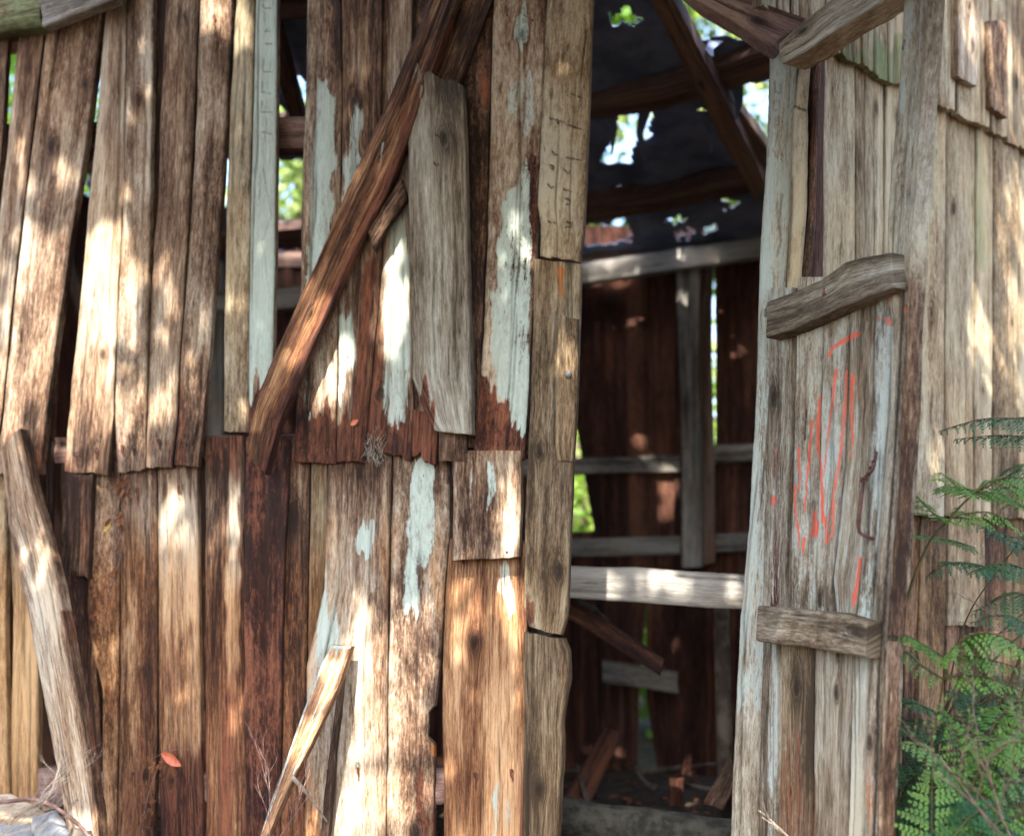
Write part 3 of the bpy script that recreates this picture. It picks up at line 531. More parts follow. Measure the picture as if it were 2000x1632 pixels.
db([(1610, 540), (1601, 900), (1591, 1230)], [(1662, 530), (1650, 900), (1624, 1150), (1628, 1230)], .002, paint=.48, pale=.64, marks=DSM)
db([(1664, 530), (1652, 900), (1628, 1130), (1638, 1230)], [(1712, 530), (1704, 800), (1692, 1000), (1668, 1230)], .004, paint=.42, pale=.64, marks=DSM)
db([(1713, 530), (1705, 800), (1693, 1000), (1670, 1230)], [(1746, 540), (1740, 700), (1728, 900), (1715, 1060), (1698, 1250)], .007, paint=.60, pale=.64, marks=DSM)
db([(1489, 1200), (1485, 1400), (1482, 1700)], [(1507, 1200), (1499, 1400), (1500, 1700)], -.004, paint=.1, pale=.38, mat=WD)
db([(1506, 1200), (1498, 1400), (1496, 1700)], [(1520, 1200), (1517, 1400), (1516, 1700)], .004, paint=.55, pale=.6)
db([(1521, 1200), (1518, 1400), (1517, 1700)], [(1590, 1200), (1588, 1400), (1586, 1700)], -.010, pale=.30, rot=.12, mat=WG, marks=[('R', ('b', 1380, 1500), .35)])
db([(1593, 1200), (1590, 1400), (1588, 1700)], [(1668, 1200), (1662, 1400), (1655, 1700)], .002, pale=.62, paint=.26, marks=[('P', ('b', 1380, 1600), -.3), ('L', ell(1605, 1560, 16, 100), -.25)])
db([(1669, 1200), (1663, 1400), (1656, 1700)], [(1700, 1200), (1694, 1400), (1684, 1700)], .004, pale=.76, paint=.48, marks=[('P', ('b', 1430, 1600), -.5)])
# stile and meeting edge
st = board('stile', [(1772, -150), (1768, 0), (1757, 180), (1745, 300), (1735, 430), (1733, 540), (1741, 620), (1736, 800), (1722, 950), (1712, 1100), (1698, 1250), (1688, 1450), (1680, 1700)],
      [(1822, -150), (1816, 0), (1800, 200), (1790, 380), (1776, 540), (1770, 700), (1762, 850), (1748, 1050), (1733, 1250), (1722, 1450), (1712, 1700)], DO, .012, .05, WD, door, res=.0035, paint=.30, pale=.70, relief=.003, cracks=3,
      label='long split stile at the free edge of the door', marks=[('P', ('s', [(1783, 0), (1765, 150), (1760, 250)], 10, 6), .55), ('R', ('p', [(1746, 560), (1780, 540), (1768, 800), (1750, 1050), (1735, 1250), (1715, 1700), (1676, 1700), (1700, 1250), (1722, 1000), (1738, 800)]), .24), ('L', ('p', [(1746, 560), (1780, 540), (1768, 800), (1750, 1050), (1735, 1250), (1715, 1700), (1676, 1700), (1700, 1250), (1722, 1000), (1738, 800)]), -.24),
             ('D', ('s', [(1768, 560), (1757, 760), (1744, 960), (1732, 1130), (1718, 1300), (1706, 1632)], 3, 3), .95), ('P', ('s', [(1742, 640), (1736, 800), (1722, 960), (1712, 1080), (1700, 1300)], 2.5, 2), .7), ('D', ('s', [(1767, 80), (1765, 98)], 2.5, 1.5), .9), ('o', ell(1766, 102, 2.5, 8), .8), ('r', ell(1767, 618, 6, 9), .9),
             ('P', ('s', [(1806, 0), (1795, 120), (1788, 260), (1776, 380), (1765, 500)], 2.5, 2), .6), ('R', ('s', [(1812, 20), (1800, 150), (1792, 280)], 6, 5), .3), ('o', ell(1700, 1560, 6, 60), .5)])
board('meeting_strip', [(1774, 540), (1768, 700), (1760, 850), (1747, 1050), (1736, 1245)], [(1781, 540), (1775, 700), (1768, 850), (1754, 1050), (1742, 1248)], DO, .02, .03, W, door, pale=.48, rot=.1, res=.004)
board('meeting_strip', [(1731, 1250), (1722, 1450), (1714, 1700)], [(1741, 1250), (1732, 1450), (1724, 1700)], DO, .02, .03, W, door, pale=.5, rot=.1, res=.004)
lk = dict(res=.0035, relief=.0025, bow=.0, mat=WD, parent=door, cracks=3, wob=.0035, rag=(.003, .006))
board('ledge', [(1497, 590), (1545, 572), (1600, 548), (1650, 512), (1690, 500), (1742, 492)], [(1495, 661), (1550, 643), (1600, 620), (1650, 597), (1700, 578), (1750, 560)], DO, .055, .055, pale=.50, label='middle ledge sloping up to the free edge', marks=[('D', ell(1605, 575, 3, 9), .7), ('R', ell(1610, 580, 6, 10), .6), ('P', ell(1700, 535, 30, 16), .4), ('L', ('s', [(1500, 640), (1740, 545)], 14, 14), -.1)], **lk)
board('ledge', [(1479, 1181), (1560, 1188), (1630, 1194), (1694, 1213)], [(1476, 1251), (1560, 1262), (1620, 1272), (1692, 1284)], DO, .055, .055, pale=.52, label='bottom ledge with dark drip stains', marks=[('D', ('s', [(1520, 1190), (1510, 1235)], 9, 5), .38), ('D', ('s', [(1560, 1192), (1548, 1240)], 9, 4), .40), ('D', ('s', [(1610, 1200), (1598, 1250)], 8, 4), .38), ('D', ell(1502, 1215, 12, 30), .3), ('P', ell(1650, 1245, 28, 25), .45), ('m', ell(1650, 1196, 8, 8), .9)], **lk)
board('ledge', [(1519, 84), (1548, 58), (1600, 18), (1650, -20), (1730, -70)], [(1527, 126), (1570, 104), (1640, 56), (1700, 20), (1775, -34)], DO, .055, .075, pale=.60, label='top ledge, grey and rounded with a knot below', **lk)
# hook
def wirepts(pts, off): return [DO.one(x, y, o) for (x, y), o in zip(pts, off)]
hp = spline(wirepts([(1711, 884), (1709, 898), (1703, 918), (1688, 936), (1684, 960), (1679, 1000), (1677, 1035), (1690, 1046), (1705, 1052)], [.02, .04, .047, .042, .05, .055, .05, .04, .018]), 40)
hk = tube('pull_handle', hp, .0044, M_iron, door, 8, .25); hk['label'] = 'rusty bent wire pull with a twisted knot'
kn = [DO.one(1687+6*math.cos(t), 937+3.5*math.sin(t), .042+.008*math.sin(t*1.5)) for t in np.linspace(0, 12, 30)]
tube('wire_knot', kn, .0032, M_iron, hk, 7, .2)
tw = [DO.one(1709-16*s+3*math.cos(s*20), 896+36*s, .045+.004*math.sin(s*20)) for s in np.linspace(0, 1, 30)]
tube('wire_twist', tw, .0026, M_iron, hk, 7, .2)
# ------------------------------------------------------------------ back wall
bw = board('wall', [(-500, 600), (500, 566), (1140, 512), (1540, 452)], [(-500, 640), (500, 606), (1140, 552), (1540, 494)], BK, .16, .06, WP, hut, pale=.85, res=.015, cracks=1); bw['label'] = 'inner face of the rear wall, red brown boards on grey rails'
rb = random.Random(11)
x = -480; k = 0
while x < 1060:
    wd = rb.uniform(36, 66); k += 1
    board('board', [(x-3, 440), (x-3, 1545)], [(x+wd+3, 440), (x+wd+3, 1545)], BK, .012*(k % 2), .03, WI, bw, res=.012, pale=rb.uniform(.25, .7), rot=rb.uniform(0, .3), relief=.006)
    x += wd
for k, (L_, R_) in enumerate([([(1055, 440), (1060, 780), (1060, 1545)], [(1108, 440), (1120, 700), (1112, 1545)]), ([(1104, 440), (1116, 780), (1160, 1035), (1172, 1545)], [(1176, 440), (1182, 800), (1204, 1545)]), ([(1172, 440), (1178, 800), (1198, 1545)], [(1226, 440), (1230, 800), (1238, 1100), (1238, 1545)]),
        ([(1222, 440), (1226, 800), (1230, 1545)], [(1264, 440), (1268, 1100), (1247, 1360), (1243, 1545)]), ([(1260, 440), (1264, 1100), (1262, 1360), (1292, 1545)], [(1322, 440), (1322, 1545)]), ([(1318, 440), (1316, 1545)], [(1377, 440), (1379, 900), (1379, 1545)]),
        ([(1396, 440), (1398, 900), (1400, 1545)], [(1440, 440), (1442, 1545)]), ([(1436, 440), (1438, 1545)], [(1486, 440), (1486, 1545)]), ([(1480, 440), (1480, 1545)], [(1560, 440), (1560, 1545)]), ([(1050, 1040), (1050, 1545)], [(1180, 1036), (1180, 1545)]), ([(1372, 905), (1372, 1545)], [(1406, 905), (1406, 1545)])]):
    board('board', L_, R_, BK, [0, .012][k % 2]-(.02 if k > 8 else 0), .03, WI, bw, res=.012, pale=rb.uniform(.3, .75), rot=rb.uniform(0, .3), relief=.006)
for (x0, y0, x1, y1, hh, o, lb) in [(-500, 940, 1330, 888, 32, .035, None), (1372, 870, 1540, 862, 34, .035, None), (-500, 1105, 1330, 1045, 36, .035, None), (1374, 1042, 1540, 1036, 38, .035, None)]:
    rail('rail', x0, y0, x1, y1, hh, BK, o, .05, WP, bw, res=.012, pale=.5, cracks=1)
board('stud', [(1320, 515), (1326, 700), (1332, 900), (1332, 1110)], [(1368, 510), (1366, 700), (1370, 900), (1372, 1108)], BK, .13, .10, WP, bw, res=.01, pale=.5, relief=.002, label='grey stud in the rear wall with a wavy edge')
board('stud', [(1368, 512), (1367, 700), (1371, 900), (1373, 1106)], [(1392, 508), (1391, 700), (1396, 900), (1397, 1100)], BK, .07, .06, WR, bw, res=.01, pale=.9)
board('stud', [(402, 500), (402, 1120)], [(436, 500), (434, 1120)], BK, .13, .10, WP, bw, res=.01, pale=.55)
board('cleat', [(1176, 1288), (1326, 1312)], [(1176, 1332), (1326, 1354)], BK, .06, .03, WP, bw, res=.008, pale=.35, label='short grey cleat low on the rear wall')
# left and far right closing walls
def slabwall(label, A, B, z0, z1, n, seed):
    r = random.Random(seed); A = np.array(A); B = np.array(B); wl = None
    d = (B-A)/n; nrm = np.cross(d, [0, 0, 1.]); nrm /= np.linalg.norm(nrm)
    root = None
    for i in range(n):
        a = A+d*i; b = A+d*(i+.96); o = nrm*r.uniform(-.01, .01); t = nrm*.025
        V = []
        for q in (a, b):
            for s in (0, 1):
                for z in (z0, z1+r.uniform(-.02, .02)): V.append(tuple(q+o+t*s+np.array([0, 0, z])))
        F = [(0, 1, 5, 4), (2, 6, 7, 3), (0, 2, 3, 1), (4, 5, 7, 6), (0, 4, 6, 2), (1, 3, 7, 5)]
        uv = [(v[1]*1., v[2]*1.) for v in V]
        at_ = {'ma': np.tile([0, .1, 0, r.uniform(.2, .6)], (8, 1)), 'mb': np.zeros((8, 4))}
        o_ = raw('wall' if root is None else 'board', V, F, WI, hut if root is None else root, False, uv, at_)
        if root is None: root = o_; o_['label'] = label
    return root
slabwall('far left end wall of the hut', (-2.35, 4.45, 0), (-1.7, 7.0, 0), 0, 2.7, 12, 3)
slabwall('far right end wall of the hut', (2.75, 5.15, 0), (1.95, 6.15, 0), 0, 2.7, 8, 4)
# ------------------------------------------------------------------ roof
HOLES = [ell(1218, 33, 30, 15), ('p', [(1290, -60), (1480, -10), (1462, 78), (1400, 80), (1350, 76), (1318, 30)]), ('p', [(1205, 222), (1268, 212), (1276, 240), (1262, 270), (1240, 275), (1228, 325), (1172, 318), (1188, 270)]), ('p', [(1356, 215), (1372, 216), (1390, 248), (1378, 252)]),
         ('p', [(1412, 190), (1452, 165), (1520, 155), (1530, 290), (1470, 275), (1440, 245)]), ell(1205, 380, 34, 7), ell(1250, 372, 8, 5), ('p', [(1136, 442), (1226, 430), (1240, 468), (1190, 478), (1136, 486)]), ell(1312, 424, 18, 6), ell(1420, 401, 14, 6), ell(1344, 452, 16, 8), ell(1383, 450, 14, 9), ell(1322, 455, 6, 5),
         ('p', [(536, 95), (560, 105), (600, 190), (600, 235), (560, 200), (536, 150)]), ('p', [(536, 205), (560, 225), (575, 238), (536, 245)]), ('p', [(528, 305), (600, 303), (604, 420), (570, 440), (525, 425)]), ('p', [(525, 487), (600, 485), (600, 520), (525, 522)]),
         ('p', [(140, 120), (205, 110), (200, 260), (165, 280), (140, 275)]), ('p', [(130, 330), (172, 325), (172, 400), (130, 400)]), ('p', [(425, 300), (455, 300), (455, 405), (425, 405)]), ('p', [(-60, 60), (50, 60), (40, 260), (-60, 260)]), ('p', [(120, 430), (165, 420), (160, 470), (120, 480)])]
roof = part('roof', hut, 'collapsing dark roof full of holes over the hut')
def roof_sheet():
    A = gpt(1130, 3.62, 3.12); e1 = FR.p*0; e1 = np.array([FR.n[1], -FR.n[0], 0.]); e1 /= np.linalg.norm(e1)
    if e1[0] < 0: e1 = -e1
    e2 = np.cross(ROOF.n, e1); 
    if e2[1] < 0: e2 = -e2
    st_ = .012; nu = int(5.4/st_); nv = int(3.35/st_)
    uu, vv_ = np.meshgrid(np.arange(nu)*st_-3.1, np.arange(nv)*st_-.32)
    base = A+uu[..., None]*e1+vv_[..., None]*e2
    d = base-ORG; cy = d[..., 1]*math.cos(TH)+d[..., 2]*math.sin(TH); cz = -d[..., 1]*math.sin(TH)+d[..., 2]*math.cos(TH)
    X = 1000+FPX*d[..., 0]/cy; Y = 816-FPX*cz/cy
    jx = X+(vn(X/9, Y/9, 3)-.5)*22; jy = Y+(vn(X/9, Y/9, 4)-.5)*22
    hole = np.zeros(X.shape)
    for h in HOLES: hole = np.maximum(hole, pmask(h, jx, jy))
    up_ = (Y < -110) & (vn(uu*1.6, vv_*1.8, 71) > .42)  # unseen openings added so skylight reaches the interior
    ok = (hole < .5) & ~up_ & ~((X > 1590) & (cy > 0))
    base = base+ROOF.n*(((vn(uu*5, vv_*1.5, 8)-.5)*.05+(vn(uu*18, vv_*14, 9)-.5)*.014)[..., None])
    idx = np.arange(nu*nv).reshape(nv, nu)
    f = np.stack([idx[:-1, :-1], idx[:-1, 1:], idx[1:, 1:], idx[1:, :-1]], -1)[ok[:-1, :-1]]
    n0 = nu*nv; V = base.reshape(-1, 3); V = np.concatenate([V, V-ROOF.n*.006])
    # rims
    from collections import Counter
    E = {}
    for q in f:
        for k in range(4):
            e = (q[k], q[(k+1) % 4]); r_ = (e[1], e[0])
            if r_ in E: del E[r_]
            else: E[e] = 1
    rim = np.array([(b, a, a+n0, b+n0) for a, b in E])
    F = np.concatenate([f, (f+n0)[:, ::-1], rim])
    used = np.unique(F); mp = np.zeros(2*n0, int); mp[used] = np.arange(len(used))
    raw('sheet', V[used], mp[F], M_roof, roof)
roof_sheet()
rk = dict(mat=WR, parent=roof, res=.012, relief=.003, cracks=1)
board('purlin', [(-400, 330), (560, 238), (1155, 196), (1300, 165), (1510, 95)], [(-400, 400), (560, 300), (1150, 235), (1300, 215), (1510, 150)], ROOF, .05, .05, pale=.5, **rk)
board('purlin', [(-400, 545), (560, 448), (1130, 392), (1300, 370), (1480, 335)], [(-400, 580), (560, 486), (1130, 438), (1300, 412), (1490, 372)], ROOF, .05, .05, pale=.55, **rk)
board('purlin', [(-400, 90), (560, -20), (1170, -90), (1480, -150)], [(-400, 160), (560, 40), (1170, -40), (1480, -100)], ROOF, .05, .05, pale=.5, **rk)
board('rafter', [(1232, -60), (1290, 40), (1370, 200), (1440, 330), (1478, 400)], [(1286, -60), (1330, 30), (1402, 170), (1462, 290), (1496, 360)], ROOF, .13, .07, pale=.75, **rk)
board('rafter', [(1404, 195), (1440, 250), (1490, 330)], [(1420, 180), (1460, 235), (1500, 290)], ROOF, .06, .05, pale=.95, **rk)
board('rafter', [(526, 90), (556, 200), (590, 300)], [(545, 60), (580, 190), (612, 300)], ROOF, .09, .07, pale=.4, **rk)
for k, pts in enumerate([[(1175, 215), (1200, 250), (1196, 300)], [(1262, 212), (1250, 262), (1262, 330)], [(1372, 216), (1392, 262), (1388, 300)], [(1440, 165), (1445, 200), (1438, 232)], [(1235, 430), (1244, 462), (1230, 490)], [(1400, 80), (1386, 96), (1392, 110)]]):
    P3 = [ROOF.one(x_, y_, .02+.05*q) for q, (x_, y_) in enumerate(pts)]; w_ = np.array([.03, 0, 0]); V = []
    for q, p_ in enumerate(P3):
        z_ = (1-q*.42); V += [tuple(p_-w_*z_), tuple(p_+w_*z_*.8), tuple(p_+w_*z_*.8+np.array([0, .004, 0])), tuple(p_-w_*z_+np.array([0, .004, 0]))]
    F = [(0, 1, 2, 3)]
    for q in range(2): F += [(4*q+a_, 4*q+(a_+1) % 4, 4*q+4+(a_+1) % 4, 4*q+4+a_) for a_ in range(4)]
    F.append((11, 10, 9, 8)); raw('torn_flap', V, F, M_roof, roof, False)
board('wall_plate', [(-400, 580), (560, 492), (1130, 492), (1300, 475), (1500, 445)], [(-400, 600), (560, 520), (1130, 520), (1300, 500), (1500, 470)], BK, .03, .05, WR, roof, res=.012, pale=.7)
# ================================================================== INSIDE
pf = thing('sleeping_platform', 'low plank platform inside the hut with a pale sunlit edge board', 'platform')
BE = Plane((1115, 1140, 4.12), (1445, 1150, 3.99))
board('edge_board', [(1040, 1100), (1115, 1106), (1250, 1108), (1380, 1118), (1520, 1128)], [(1040, 1160), (1115, 1168), (1250, 1176), (1380, 1186), (1520, 1192)], BE, 0, .04, WP, pf, res=.008, pale=.75, relief=.002)
for i, yy in enumerate([.07, .23, .60, .71, .87, 1.03, 1.19, 1.35]):  # rear slats added deeper to shade the space under the platform
    a = BE.one(1050, 1100)+np.array([0, yy, .0]); b = BE.one(1500, 1122)+np.array([0, yy, 0]); t = np.array([0, .14, 0]); dz = np.array([0, 0, -.025-.004*(i % 2)])
    V = [a+dz*0, b, b+t, a+t, a+dz, b+dz, b+t+dz, a+t+dz]; V = [tuple(v) for v in V]
    raw('slat', V, [(0, 1, 2, 3), (7, 6, 5, 4), (0, 4, 5, 1), (1, 5, 6, 2), (2, 6, 7, 3), (3, 7, 4, 0)], WP, pf, False, [(v[1]*1., v[0]*1.) for v in V], {'ma': np.tile([0, 0, 0, .5], (8, 1)), 'mb': np.zeros((8, 4))})
for x, dy in ((1062, .06), (1470, .06), (1062, .6), (1470, .6)):
    p = BE.one(x, 1150); tube('leg', [p+np.array([0, dy, -.03]), (p[0], p[1]+dy, .0)], .03, WP if False else M_bark, pf, 7, .1)
# sagging boughs under the platform
tag(tube('fallen_branch', spline([at(1095, 1180, 4.4), at(1150, 1200, 4.5), at(1210, 1250, 4.7), at(1290, 1300, 5.0)], 14), (.045, .02), M_bark, None, 8, .3), 'dark branch slumped under the sleeping platform', 'branch')
board_ = board('fallen_board', [(1100, 1165), (1190, 1215), (1300, 1290)], [(1100, 1200), (1180, 1250), (1290, 1320)], BE, -.25, .03, WI, None, res=.008, pale=.4, relief=.006)
tag(board_, 'dark split board slumped under the pale platform edge', 'board')
board_ = board('fallen_board', [(1180, 1420), (1100, 1560)], [(1215, 1430), (1150, 1575)], BE, (-1.1, -.8), .03, WI, None, res=.008, pale=.6, rot=.4, relief=.006)
tag(board_, 'short red brown board leaning at the dark left corner of the floor', 'board')
board_ = board('fallen_board', [(1425, 1480), (1370, 1570)], [(1450, 1500), (1410, 1585)], BE, (-.5, -.3), .03, W, None, res=.008, pale=.5, rot=.5, relief=.006)
tag(board_, 'orange brown board end lying just inside the doorway post', 'board')
rb2 = random.Random(77); STK = ['broken stick nearest the doorway sill inside the hut', 'second stick behind the mossy sill log', 'short stick lying flat in the middle of the hut floor', 'stick propped up beneath the sleeping platform', 'stick lying close to the rear wall', 'thin stick in the left part of the dark floor', 'thin stick in the right part of the dark floor']
for k in range(7):
    a = Vector((rb2.uniform(.25, .95), rb2.uniform(4.4, 5.9), .05)); an = rb2.uniform(0, 3.1); ln_ = rb2.uniform(.15, .4)
    tag(tube('fallen_branch', spline([a, a+Vector((math.cos(an), math.sin(an), .1))*ln_*.5, a+Vector((math.cos(an), math.sin(an), rb2.uniform(0, .5)))*ln_], 8), (.014, .006), M_bark, None, 6, .2), STK[k], 'branch', 'sticks on the floor of the hut')
for k, (q, lb) in enumerate([([(1308, 1505), (1310, 1572), (1336, 1505), (1334, 1572)], 'orange board scrap added to catch sun on the hut floor left of the doorway post'), ([(1338, 1462), (1330, 1512), (1354, 1464), (1350, 1514)], 'narrow orange splinter added to catch sun behind the orange scrap'), ([(1140, 1512), (1138, 1556), (1166, 1512), (1164, 1560)], 'small orange board scrap added to catch sun at the far left of the hut floor')]):  # orange scraps added to stand in for sunlit spots on the floor
    Z_ = Plane((1322, 1530, 5.06), (1400, 1530, 5.06)); tag(board('sun_catch_scrap', [q[0], q[1]], [q[2], q[3]], Z_, 0, .02, W, None, res=.006, pale=.45, rot=.75, wob=.006, rag=(.03, .0)), lb, 'board')
# threshold log
lg = spline([at(1030, 1585, 3.95), at(1150, 1602, 3.9), at(1290, 1622, 3.85), at(1460, 1640, 3.8)], 26)
tag(tube('threshold_log', lg, [.06+.004*math.sin(i*.5) for i in range(26)], M_log, None, 18, .03), 'mossy log lying across the doorway as a sill', 'log')
# ================================================================== LOOSE PIECES LEANING ON THE HUT
o = board('loose_plank', [(852, -60), (838, 0), (760, 190), (680, 362), (620, 505), (540, 680), (497, 785), (480, 885)], [(925, -60), (893, 0), (800, 262), (758, 372), (700, 480), (600, 700), (545, 830), (516, 932)], FR, (.05, .095), .035, W, None, pale=.36, rot=.06, warm=.35, res=.004, relief=.004, cracks=4,
      marks=[('R', ('s', [(890, 40), (796, 275), (697, 488), (597, 708), (540, 838), (516, 925)], 11, 13), .75), ('L', ('s', [(890, 40), (796, 275), (697, 488), (597, 708), (540, 838), (516, 925)], 11, 13), -.35), ('w', ell(650, 500, 300, 600), .3), ('P', ('s', [(750, 280), (743, 315)], 3, 2), .8), ('L', ('s', [(560, 690), (500, 830)], 10, 14), .25), ('R', ell(790, 260, 10, 40), .5), ('L', ('t', 120, 260), -.2), ('D', ell(752, 230, 12, 12), .4), ('L', ('s', [(640, 520), (600, 620)], 20, 20), .08)], rag=(.0, .012))  # right edge stripe puts the plank's darker side face into the colour
tag(o, 'long brown plank slanting across the boards, its broken foot just below the upper course', 'plank')
o = board('loose_plank', [(905, -60), (890, 0), (852, 120), (806, 260), (790, 300)], [(985, -60), (962, 0), (905, 150), (850, 260), (806, 340)], FR, .020, .03, W, None, pale=.24, moss=.15, rot=.15, res=.005, relief=.006, marks=[('m', ell(840, 90, 12, 60), .6)])
tag(o, 'dark mossy slab tucked behind the top of the long brown plank', 'plank')
o = board('bark_strip', [(785, 345), (752, 395), (716, 455)], [(797, 385), (768, 430), (728, 492)], FR, .055, .022, W, None, pale=.30, relief=.006, wob=.006, rag=(.01, .02), res=.0035)
tag(o, 'short knobbly bark strip wedged left of the grey slab', 'bark strip')
o = board('loose_plank', [(0, 880), (2, 900), (15, 1030), (50, 1180), (75, 1320), (100, 1450), (126, 1590), (150, 1740)], [(38, 830), (62, 930), (90, 1040), (118, 1160), (150, 1350), (178, 1500), (190, 1600), (205, 1740)], FR, (.05, .32), .045, W, None, pale=.62, res=.004, relief=.005, cracks=4, wob=.004,
      marks=[('L', ('s', [(45, 840), (90, 1040), (125, 1180), (170, 1450), (195, 1632)], 9, 12), -.25), ('R', ('s', [(120, 1200), (170, 1450), (195, 1632)], 10, 14), .45), ('L', ell(100, 1180, 30, 60), .2), ('D', ('s', [(120, 1500), (125, 1550), (140, 1575), (150, 1560)], 2.5, 2), .6), ('D', ('s', [(88, 1260), (100, 1350)], 2.5, 2), .4)], rag=(.015, .0))  # pale ellipse paints in the sun patch on this plank
tag(o, 'grey brown plank leaning steeply against the left of the hut', 'plank')
# split stake with pale saw lines
LP = Plane((1000, 1300, 3.6), (500, 1300, 3.78))
o = board('split_stake', [(645, 1258), (618, 1320), (588, 1400), (560, 1480), (530, 1560), (498, 1660)], [(685, 1262), (662, 1335), (632, 1400), (602, 1462), (570, 1525), (512, 1655)], FR, (.05, .34), .03, W, None, pale=.50, rot=.22, warm=.7, res=.0025, relief=.0014, cracks=0, wob=.001, bow=.001, rag=(.002, .0),
      marks=[('P', ('s', [(663, 1260), (640, 1330), (612, 1400), (598, 1430)], 1.7, 1.0), .8), ('P', ('s', [(676, 1262), (655, 1330), (620, 1400), (588, 1480), (572, 1510)], 1.7, 1.4), .8), ('P', ('s', [(646, 1262), (610, 1345), (575, 1440), (540, 1545), (500, 1650)], 3.5, 3), .7), ('P', ('s', [(645, 1260), (684, 1263)], 4, 4), .95)])
tag(o, 'freshly split stake with white saw lines leaning on the lower boards', 'stake')
tag(tube('twig', spline([at(572, 1518, 3.35), at(592, 1540, 3.38), at(622, 1580, 3.45), at(640, 1606, 3.5)], 12), [.006]*5+[.0025]*7, M_twigpale, None, 6, .2), 'pale stub ended twig poking out beside the striped stake', 'twig')
o = board('shadow_strip', [(662, 1316), (645, 1450), (624, 1640)], [(670, 1318), (656, 1450), (640, 1640)], FR, .02, .02, W, None, pale=.35, rot=.4, res=.004, cracks=0)  # dark strip added where the stake's shadow falls
tag(o, 'thin dark strip put in for the shadow of the striped stake', 'shadow_strip')
# rubble in the lower left corner
GZ = 0.0
def slab3(name, pts, Y, th, mat, label, tilt=0, seed=0, wn=(0, -.5, .85)):
    r = random.Random(seed); top = [at(x, y, yy) for (x, y, yy) in pts]
    top = np.array(top); n = len(top); sub = []
    for i in range(n):
        a = top[i]; b = top[(i+1) % n]
        for k in range(6):
            q = a+(b-a)*k/6; sub.append(q+np.array([r.uniform(-.004, .004), r.uniform(-.004, .004), r.uniform(-.002, .002)]))
    sub = np.array(sub); m = len(sub); nn = np.cross(top[1]-top[0], top[2]-top[0]); nn /= np.linalg.norm(nn)
    if nn[1] > 0: nn = -nn
    c = sub.mean(0); inner = c+(sub-c)*.55; V = np.concatenate([sub-nn*.004, c+(sub-c)*.97, inner+nn*.003, [c+nn*.004], sub-nn*th])
    F = []
    for i in range(m):
        j = (i+1) % m; F += [(i, j, m+j, m+i), (m+i, m+j, 2*m+j, 2*m+i), (2*m+i, 2*m+j, 3*m), (j, i, 3*m+1+i, 3*m+1+j)]
    F.append(tuple(range(3*m+1, 4*m+1)))
    V = [tuple(v) for v in V]
    at_ = {'ma': np.tile([0, 0, 0, .75], (len(V), 1)), 'mb': np.zeros((len(V), 4))}
    return raw(name, V, F, mat, None, True, [(v[0]*1.+seed, v[1]+v[2]) for v in V], at_)
WX = wood_mat('bleached_driftwood', (.04, .038, .035), (.12, .12, .12), (.22, .225, .225), (.36, .365, .365))
tag(slab3('wood_offcut', [(60, 1595, 3.1), (112, 1578, 3.2), (160, 1660, 3.0), (85, 1690, 2.9)], 0, .04, WX, '', seed=2), 'square bleached offcut with wormy marks by the leaning plank', 'offcut')
tag(slab3('wood_offcut', [(-40, 1608, 3.0), (68, 1608, 3.1), (66, 1700, 2.85), (-60, 1710, 2.85)], 0, .05, WX, '', seed=5), 'bleached cracked offcut in the bottom left corner', 'offcut')
tag(slab3('wood_offcut', [(-30, 1552, 3.4), (20, 1547, 3.45), (100, 1590, 3.3), (40, 1610, 3.15), (-40, 1600, 3.15)], 0, .03, W, '', seed=8), 'brown curved offcut lying behind the bleached ones', 'offcut')
tag(slab3('wood_offcut', [(140, 1612, 3.2), (178, 1620, 3.2), (205, 1700, 2.95), (150, 1690, 2.95)], 0, .03, W, '', seed=9), 'small reddish offcut at the foot of the leaning plank', 'offcut')
tag(tube('fallen_branch', spline([at(-60, 1570, 3.0), at(0, 1566, 3.02), at(60, 1560, 3.05), at(100, 1572, 3.06), at(140, 1598, 3.08), at(172, 1630, 3.08), at(200, 1680, 3.0)], 30), (.0055, .0045), M_twig, None, 7, .25), 'thin dark branch arching over the bleached offcuts', 'branch')
def twiggy(name, root, h, seed, mat, n=3, rad=.0022, leaves=None, leafmat=None, label='', cat='twig', dirv=(0, 0, 1), spread=.6, depth=3):
    r = random.Random(seed); parts = []; tips = []
    def grow(p, d, ln, ra, k):
        pts = [Vector(p)]; q = Vector(p); dd = Vector(d)
        for i in range(5):
            dd = (dd+Vector((r.uniform(-1, 1), r.uniform(-1, 1), r.uniform(-1, 1)))*.16).normalized(); q = q+dd*ln/5; pts.append(q.copy())
            if k > 0 and i > 0 and r.random() < .75:
                nd = (dd+Vector((r.uniform(-1, 1), r.uniform(-1, 1), r.uniform(-.4, 1)))*spread).normalized(); grow(q, nd, ln*r.uniform(.4, .65), ra*.65, k-1)
            tips.append((q.copy(), dd.copy()))
        parts.append(tube(None, pts, (ra, ra*.55), mat, None, 5))
    for i in range(n):
        d = Vector(dirv)+Vector((r.uniform(-1, 1), r.uniform(-1, 1), r.uniform(-.3, .3)))*.5; grow(root, d.normalized(), h, rad, depth)
    V, F = merge(parts)
    if not leaves: return tag(raw(name, V, F, mat), label, cat)
    t = thing(name, label, cat); raw('stem', V, F, mat, t)
    LV = []; LF = []
    for p, d in tips:
        for _ in range(leaves):
            s = r.uniform(.0028, .0055); a = Vector((r.uniform(-1, 1), r.uniform(-1, 1), r.uniform(-.5, .5))).normalized(); b = a.cross(Vector((r.uniform(-.4, .4), -.5, 1))).normalized()
            q = p+a*s*1.2; o_ = len(LV)
            for k in range(6):
                an = math.pi*2*k/6; LV.append(tuple(q+a*s*math.cos(an)+b*s*.8*math.sin(an)))
            LF.append(tuple(range(o_, o_+6)))
    raw('foliage', LV, LF, leafmat, t)
    return t
